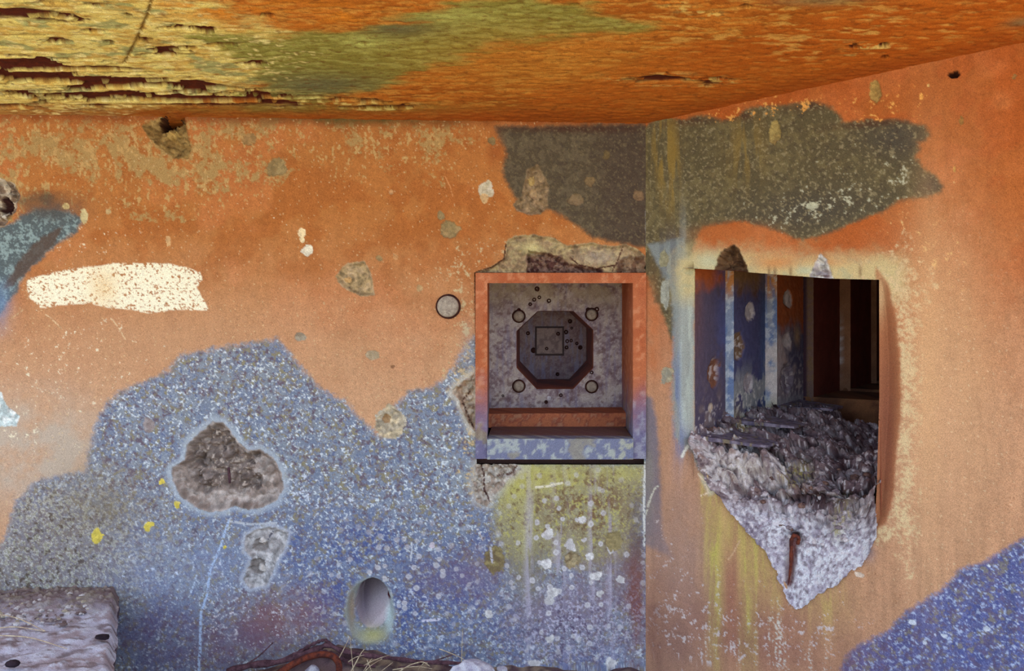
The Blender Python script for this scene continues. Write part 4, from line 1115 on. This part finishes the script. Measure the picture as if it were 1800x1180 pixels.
# raised ledge at the back of the sill
s0, _ = WN.m(846, 770); s1, _ = WN.m(1120, 770); zlo = float(WN.m(985, 771)[1]); zhi = float(WN.m(985, 727, .28)[1])
Q8 = [WN.p3(s, z, w) for z in (zlo, zhi) for w in (.28, .50) for s in (float(s0), float(s1))]
cbox('frame_ledge', Q8, ledge_col, M_wall, nb, .006, .003)
# gap below the frame: recessed strip, its shade painted dark brown
nbox('shaded_gap', 836, 1134, 802, 820, .05, .12, gap_shade_col, nb, None, .01)
# steel plate with the octagonal port
PW = .47
plate_e = empty('armoured_loophole', WN.at(975, 716, PW))
tag(plate_e, 'riveted grey steel plate with an octagonal port set deep in the square niche', 'steel plate')
def steel_col(s, z, seed=0):
    n = fbm(s * 30, z * 30, 5, 701 + seed); n2 = fbm(s * 120, z * 120, 3, 703 + seed); st = fbm(s * 90, z * 9, 4, 705)
    Q = Paint(len(s), (164, 150, 152)); Q.mix((192, 182, 172), sstep(.48, .62, n) * .7); Q.mix((124, 102, 112), sstep(.46, .34, n) * .8)
    Q.mix((206, 200, 198), sstep(.56, .66, n2) * .5); Q.mix((112, 82, 84), sstep(.58, .68, fbm(s * 70, z * 70, 4, 709)) * .7); Q.mix((130, 126, 158), sstep(.58, .68, st) * .4)
    return Q
so, zo = WN.m(np.array([840, 1112]), np.array([725, 492]), PW)
OCT = WN.poly([(945, 547), (1008, 547), (1043, 580), (1043, 647), (1008, 684), (943, 684), (908, 647), (908, 582)], PW)
a, b, F = cut_grid(np.arange(so[0], so[1], .0035), np.arange(zo[0], zo[1], .0035), [OCT])
Q = steel_col(a, b)
topn = sstep(float(WN.m(900, 560, PW)[1]), float(WN.m(900, 510, PW)[1]), b)
Q.mix((172, 160, 136), topn * sstep(.4, .6, fbm(a * 20, b * 20, 4, 715)) * .7)
D = (fbm(a * 60, b * 60, 4, 711) - .5) * .003
X, F2, C2 = compact(WN.p3(a, b, PW + D), F, Q.c)
mk('plate', X, F2, M_steel, plate_e, C2)
PB = PW + .42
oc = OCT.mean(0); OCB = oc + (OCT - oc) * .97
for i in range(8):
    A_, B_ = OCT[i], OCT[(i + 1) % 8]; C_, D_ = OCB[(i + 1) % 8], OCB[i]
    def fn(u, v, A_=A_, B_=B_, C_=C_, D_=D_):
        s_ = (A_[0] * (1 - u) + B_[0] * u) * (1 - v) + (D_[0] * (1 - u) + C_[0] * u) * v
        z0_ = (A_[1] * (1 - u) + B_[1] * u) * (1 - v) + (D_[1] * (1 - u) + C_[1] * u) * v
        return WN.p3(s_, z0_, PW + v * (PB - PW))
    def cf(P, u, v):
        n = fbm(P[:, 0] * 40 + P[:, 1] * 30, P[:, 2] * 40, 4, 721); Q = Paint(len(u), (160, 92, 76)); Q.mix((116, 74, 74), sstep(.4, .6, n)); Q.mix((200, 112, 68), sstep(.25, .02, v) * .7); return Q.c
    patch('port_side', fn, 16, 24, cf, M_steel, plate_e)
sb, zb = np.meshgrid(np.linspace(OCB[:, 0].min(), OCB[:, 0].max(), 70), np.linspace(OCB[:, 1].min(), OCB[:, 1].max(), 70), indexing='ij'); sb = sb.ravel(); zb = zb.ravel()
Q = steel_col(sb * 1.3 + 4, zb * 1.3); Q.mix((136, 100, 104), .6 + 0 * sb); Q.mix((150, 150, 182), sstep(.55, .66, fbm(sb * 100, zb * 14, 4, 731)) * .5)
mk('port_back', WN.p3(sb, zb, PB + (fbm(sb * 60, zb * 60, 3, 733) - .5) * .003), grid_faces(70, 70), M_steel, plate_e, Q.c)
# square plug
def plug_col(P):
    n = fbm(P[:, 0] * 60, P[:, 2] * 60, 4, 741); Q = Paint(len(P), (160, 138, 132)); Q.mix((130, 108, 108), sstep(.45, .6, n)); return Q.c
nbox('plug_outline', 940.5, 991.5, 574, 625.5, PB - .006, PB + .003, lambda P: Paint(len(P), (70, 48, 50)).c, plate_e, M_steel, .01, wref=PB - .006)  # dark plate added behind the plug to draw its outline
nbox('square_plug', 943.5, 988.5, 577, 622, PB - .028, PB + .004, plug_col, plate_e, M_steel, .004, wref=PB - .028)
def disc_pts(cs_, cz_, prof, sides, w0):
    """lathe round the wall normal; prof = [(radius, out)]"""
    P, F = [], []
    for k, (rr, o) in enumerate(prof):
        for j in range(sides):
            t = 2 * math.pi * j / sides; P.append(WN.p3(cs_ + rr * math.cos(t), cz_ + rr * math.sin(t), w0 - o))
    for k in range(len(prof) - 1):
        for j in range(sides): F.append((k * sides + j, k * sides + (j + 1) % sides, (k + 1) * sides + (j + 1) % sides, (k + 1) * sides + j))
    F.append(tuple((len(prof) - 1) * sides + j for j in range(sides)))
    return [tuple(p) for p in P], F
for px, py in [(912, 556), (1040, 553), (912, 679), (1040, 680)]:
    s_, z0 = WN.m(px, py, PW)
    Pv, Fv = disc_pts(s_, z0, [(.021, -.002), (.0215, .006), (.019, .012), (.013, .016), (.004, .017)], 16, PW)
    o = mk('rivet', Pv, Fv, M_bolt, plate_e)
    Pv, Fv = disc_pts(s_, z0, [(.028, -.001), (.027, .0025), (.0205, .003)], 20, PW)
    mk('rivet_ring', Pv, Fv, M_dark, o)
def dent(px, py, r, w0):
    s_, z0 = WN.m(px, py, w0)
    Pv, Fv = disc_pts(s_, z0, [(r * 1.35, -.001), (r * 1.25, .0015), (r, .0035), (r * .75, .0015), (r * .3, -.0005)], 12, w0)
    mk('bullet_dent', Pv, Fv, M_dark, plate_e)
for px, py, r in [(944, 508, .008), (948, 523, .006), (939, 527, .0065), (932, 535, .006), (965, 529, .007), (912, 545, .006), (1034, 545, .008), (1049, 544, .008), (986, 695, .006), (960, 707, .006), (884, 696, .004), (1040, 655, .006), (945, 510, .005)]:
    dent(px, py, r, PW)
for px, py, r in [(1002, 565, .008), (995, 584, .008), (997, 600, .007), (1004, 599, .006), (996, 611, .007), (1014, 604, .006), (1020, 611, .008), (938, 616, .010), (980, 658, .007), (928, 586, .007), (1005, 577, .005)]:
    dent(px, py, r, PB)
for px, py, r in [(981, 587, .007), (961, 613, .006)]:
    dent(px, py, r, PB - .028)
s_, z0 = WN.m(965, 700, PW)
mk('pale_splash', *disc_pts(s_, z0, [(.009, .0), (.007, .002), (.003, .003)], 9, PW), two_tone('lead_splash', (226, 224, 228), (190, 188, 196), 80), plate_e)

# ------------------------------------------------------------------ single things
s_, z0 = WL.m(788, 539)
be = empty('wall_bolt', WL.at(788, 558))
tag(be, 'round worn steel bolt head in the orange wall left of the niche', 'bolt')
mk('bolt_head', *disc_pts(s_, z0, [(.0365, -.01), (.037, .016), (.034, .021), (.012, .023)], 28, 0.0), M_bolt, be)
mk('bolt_ring', *disc_pts(s_, z0, [(.044, -.01), (.043, .006), (.0365, .007)], 28, 0.0), M_dark, be)
# exposed reinforcing bar
pts = [WR.at(1402, 956, .005), WR.at(1404, 946, -.004), WR.at(1396, 942, -.006), WR.at(1391, 952, -.004), WR.at(1391, 980, .0), WR.at(1389, 1005, .004), WR.at(1385, 1030, .012)]
rb = tube('reinforcing_bar', spline(pts, 28), [(.0062 if k < 20 else .0062 - .0006 * (k - 19)) * (1 + .25 * math.sin(k * 2.3) * math.sin(k * .9)) for k in range(28)], M_rust, None, 8)
tag(rb, 'rusty hooked reinforcing bar poking from the broken concrete below the embrasure', 'rebar')
# iron pin in the big crater
pin = tube('iron_pin', [WL.at(402, 822, .012), WL.at(403, 835, .004), WL.at(404, 850, .0)], [.0045, .005, .004], M_twig, None, 7)
tag(pin, 'short dark iron pin inside the large shell crater', 'pin')

# concrete ledge at the lower left
def ledge():
    zt = -.985
    A_ = np.array(WL.at(-420, 1040)[:2]) ; yb = 2.96
    xs = np.arange(-3.0, 0, .006); 
    nu, nv = 260, 200
    u, v = np.meshgrid(np.linspace(0, 1, nu), np.linspace(0, 1, nv), indexing='ij'); u = u.ravel(); v = v.ravel()
    y = 2.90 - v * 1.32
    xr = -1.345 + (2.90 - y) * .44 + (fbm(y * 30, y * 0, 4, 801) - .5) * .02
    x = -2.9 + (xr + 2.9) * u
    y = y + (.015 + (x + 1.345) * .0524) * (1 - v)
    n = fbm(x * 14, y * 14, 5, 803); n2 = fbm(x * 50, y * 50, 4, 805)
    wd, wv = worley(x * 60, y * 60, 807)
    heap = sstep(.20, .02, 2.86 + (x + 1.4) * .05 - y + (n - .5) * .1)
    z = zt + (n - .5) * .018 + (n2 - .5) * .010 + heap * .03 + heap * (wv - .5) * .018 * sstep(.5, .2, wd) - .035 * sstep(.985, 1.0, u)
    Q = Paint(len(u), (188, 186, 204)); Q.mix((166, 154, 162), sstep(.44, .62, n)); Q.mix((206, 210, 226), sstep(.54, .64, n2) * .8); Q.mix((106, 86, 84), sstep(.58, .68, fbm(x * 26, y * 60, 4, 811)) * .7)
    Q.mix((112, 92, 90), heap * .8); Q.mix((176, 166, 160), heap * (wv > .7) * sstep(.4, .2, wd)); Q.mix((150, 138, 104), heap * sstep(.5, .6, n2) * .4)
    X = np.stack([x, y, z], 1); F = grid_faces(nu, nv)
    e = empty('concrete_ledge', (-1.9, 2.2, GZ))
    tag(e, 'pale weathered concrete ledge jutting from the wall at the lower left', 'ledge')
    mk('ledge_top', X, F, M_rub, e, Q.c)
    # right-hand side and front
    sel = np.arange(nv) + (nu - 1) * nv
    top = X[sel]; bot = top.copy(); bot[:, 2] = GZ - .03; bot[:, 0] -= .05
    mid = [top * (1 - t) + bot * t for t in np.linspace(0, 1, 14)]
    Y_ = np.concatenate(mid); Fs = grid_faces(14, nv)
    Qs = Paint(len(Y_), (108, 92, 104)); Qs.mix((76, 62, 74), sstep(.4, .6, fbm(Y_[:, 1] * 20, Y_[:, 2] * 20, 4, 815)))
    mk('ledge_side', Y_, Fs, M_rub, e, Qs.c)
    sel = np.arange(nu) * nv + nv - 1
    top = X[sel]; bot = top.copy(); bot[:, 2] = GZ - .03
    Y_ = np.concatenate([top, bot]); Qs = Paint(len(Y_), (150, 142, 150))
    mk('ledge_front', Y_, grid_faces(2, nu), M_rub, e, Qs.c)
ledge()
zL = -.975
def onz(px, py, z):
    t = z / ((540 - py) / 1500.0); return np.array([(px - 900) / 1500.0 * t, t, z])
c = onz(180, 1124, zL); tag(rock('black_pebble', c + np.array([0, 0, .006]), (.022, .016, .010), M_black, None, 3, 2), 'black pebble near the right edge of the concrete ledge', 'pebble')
c = onz(22, 1171, zL); tag(rock('black_pebble', c + np.array([0, 0, .006]), (.020, .016, .010), M_black, None, 5, 2), 'black pebble at the bottom left of the concrete ledge', 'pebble')
for k, (p0, p1, lb) in enumerate([((-20, 1078), (80, 1110), 'upper dry straw slanting across the concrete ledge'), ((-30, 1109), (78, 1110), 'level dry straw lying on the concrete ledge'), ((-10, 1117), (118, 1141), 'lowest dry straw slanting across the concrete ledge')]):
    q0 = onz(*p0, zL + .022); q1 = onz(*p1, zL + .016)
    tag(tube('straw', spline([q0, (q0 + q1) / 2 + np.array([0, 0, .012]), q1], 10), [.0017] * 7 + [.0014, .0012, .001], M_straw, None, 5), lb, 'straw')
# pale stone, roots, bent iron bar and dry grass at the foot of the wall
def atd(px, py, y): return np.array([(px - 900) / 1500.0 * y, y, (540 - py) / 1500.0 * y])
c = atd(826, 1192, 2.66); tag(rock('pale_stone', c, (.082, .055, .055), M_stone, None, 21, 3, .45, .3), 'pale angular stone on the soil at the foot of the wall', 'stone')
c = atd(548, 1180, 2.82); tag(rock('pale_stone', c, (.026, .02, .022), M_stone, None, 23, 2), 'small pale stone under the bent rusty bar', 'stone')
c = atd(882, 1178, 2.84); tag(rock('pale_stone', c, (.022, .02, .012), M_stone, None, 29, 2), 'small flat pale stone right of the large pale stone', 'stone')
pts = [atd(478, 1192, 2.66), atd(505, 1174, 2.70), atd(535, 1158, 2.74), atd(562, 1151, 2.77), atd(582, 1153, 2.78), atd(594, 1164, 2.77), atd(596, 1182, 2.74), atd(590, 1205, 2.70)]
tag(tube('bent_iron_bar', spline(pts, 36), .0105, M_rust, None, 9), 'bent rusty iron bar curving out of the soil at the wall foot', 'iron bar')
re = empty('root', atd(580, 1160, 2.86)); tag(re, 'dark woody root creeping along the foot of the blue wall', 'root')
for nm, cs_, r0, r1 in [('main_root', [(400, 1182), (440, 1170), (490, 1164), (530, 1150), (560, 1140), (578, 1134), (600, 1144), (640, 1152), (690, 1158), (740, 1164), (800, 1166), (860, 1170)], .012, .006),
                    ('side_root', [(500, 1160), (530, 1144), (556, 1130), (572, 1126), (585, 1136)], .006, .005), ('side_root', [(420, 1176), (452, 1156), (480, 1130)], .003, .002), ('side_root', [(560, 1144), (590, 1152), (620, 1168), (660, 1172)], .008, .005), ('side_root', [(700, 1174), (740, 1168), (770, 1160), (800, 1150)], .003, .002)]:
    pp = spline([atd(x, y, 2.86) for x, y in cs_], 36)
    tube(nm, pp, list(np.linspace(r0, r1, 36) * (1 + .25 * np.sin(np.arange(36) * 1.7))), M_twig, re, 8)
def tuft(lb, blades, y):
    e = empty('dry_grass', atd(blades[0][0][0], 1185, y)); tag(e, lb, 'grass')
    for bl_ in blades:
        wdt = .0019 if len(bl_) < 4 else .0026
        tube('blade', spline([atd(px, py, y - .004 * k) for k, (px, py) in enumerate(bl_)], 12), list(np.linspace(wdt, wdt * .45, 12)), M_straw, e, 5)
tuft('broken dry grass stem bent into a narrow peak below the drain hole', [[(622, 1190), (619, 1160), (615, 1119)], [(596, 1157), (605, 1140), (615, 1119)]], 2.80)
tuft('thick pale straw leaning right below the drain hole', [[(606, 1200), (622, 1172), (634, 1150), (640, 1142)]], 2.74)
tuft('thin crossing dry grass blades on the soil below the drain hole', [[(634, 1190), (650, 1172), (672, 1158)], [(668, 1182), (690, 1165)], [(645, 1160), (655, 1185)], [(640, 1170), (660, 1160), (684, 1152)], [(612, 1164), (625, 1156), (640, 1152)], [(636, 1186), (648, 1166), (654, 1158)]], 2.82)
tuft('upright reddish grass stalk standing behind the pale stone', [[(811, 1176), (812, 1140), (813, 1110)]], 2.86)
tuft('thin straw leaning down to the pale stone from the left', [[(772, 1141), (800, 1152), (828, 1166)]], 2.86)
tuft('curling dry grass left of the pale stone', [[(700, 1182), (720, 1170), (742, 1164), (756, 1172)], [(735, 1178), (745, 1166), (752, 1166)], [(690, 1178), (730, 1172), (760, 1176)]], 2.84)

# loose gravel along the back of the ledge and under the wall
def gravel(name, label, n, xr_, yr_, zf, s0, s1, seed, mat):
    import bmesh
    bm = bmesh.new(); bmesh.ops.create_icosphere(bm, subdivisions=1, radius=1.0)
    B = np.array([v.co[:] for v in bm.verts]); BF = np.array([[v.index for v in f.verts] for f in bm.faces]); bm.free()
    r_ = np.random.default_rng(seed); Ps, Fs, Cs = [], [], []
    for k in range(n):
        sz = s0 + (s1 - s0) * r_.random() ** 3
        x, y = r_.uniform(*xr_), r_.uniform(*yr_)
        Q = B * (1 + r_.uniform(-.25, .25, (len(B), 1))) * sz * np.array([1.2, 1, .7]) + np.array([x, y, zf(x, y) + sz * .3])
        Ps.append(Q); Fs.append(BF + k * len(B))
        c = np.array([(196, 190, 190), (150, 136, 132), (112, 94, 92), (172, 160, 140)][r_.integers(4)])
        Cs.append(np.tile(lin(c), (len(B), 1)))
    o = mk(name, np.concatenate(Ps), np.concatenate(Fs), mat, None, np.concatenate(Cs), False)
    tag(o, label, 'gravel', None, 'stuff')
gravel('gravel', 'loose gravel along the back of the concrete ledge', 420, (-2.1, -1.36), (2.62, 2.86), lambda x, y: -.978 + .02 * max(0, (y - 2.7) / .16), .003, .011, 31, M_rub)
gravel('gravel', 'crumbs of stone on the soil at the wall foot', 260, (-1.1, .3), (2.6, 2.92), lambda x, y: GZ + .012 + .06 * math.exp(-((x + .60) / .22) ** 2 - ((y - 2.95) / .14) ** 2), .004, .012, 37, M_rub)
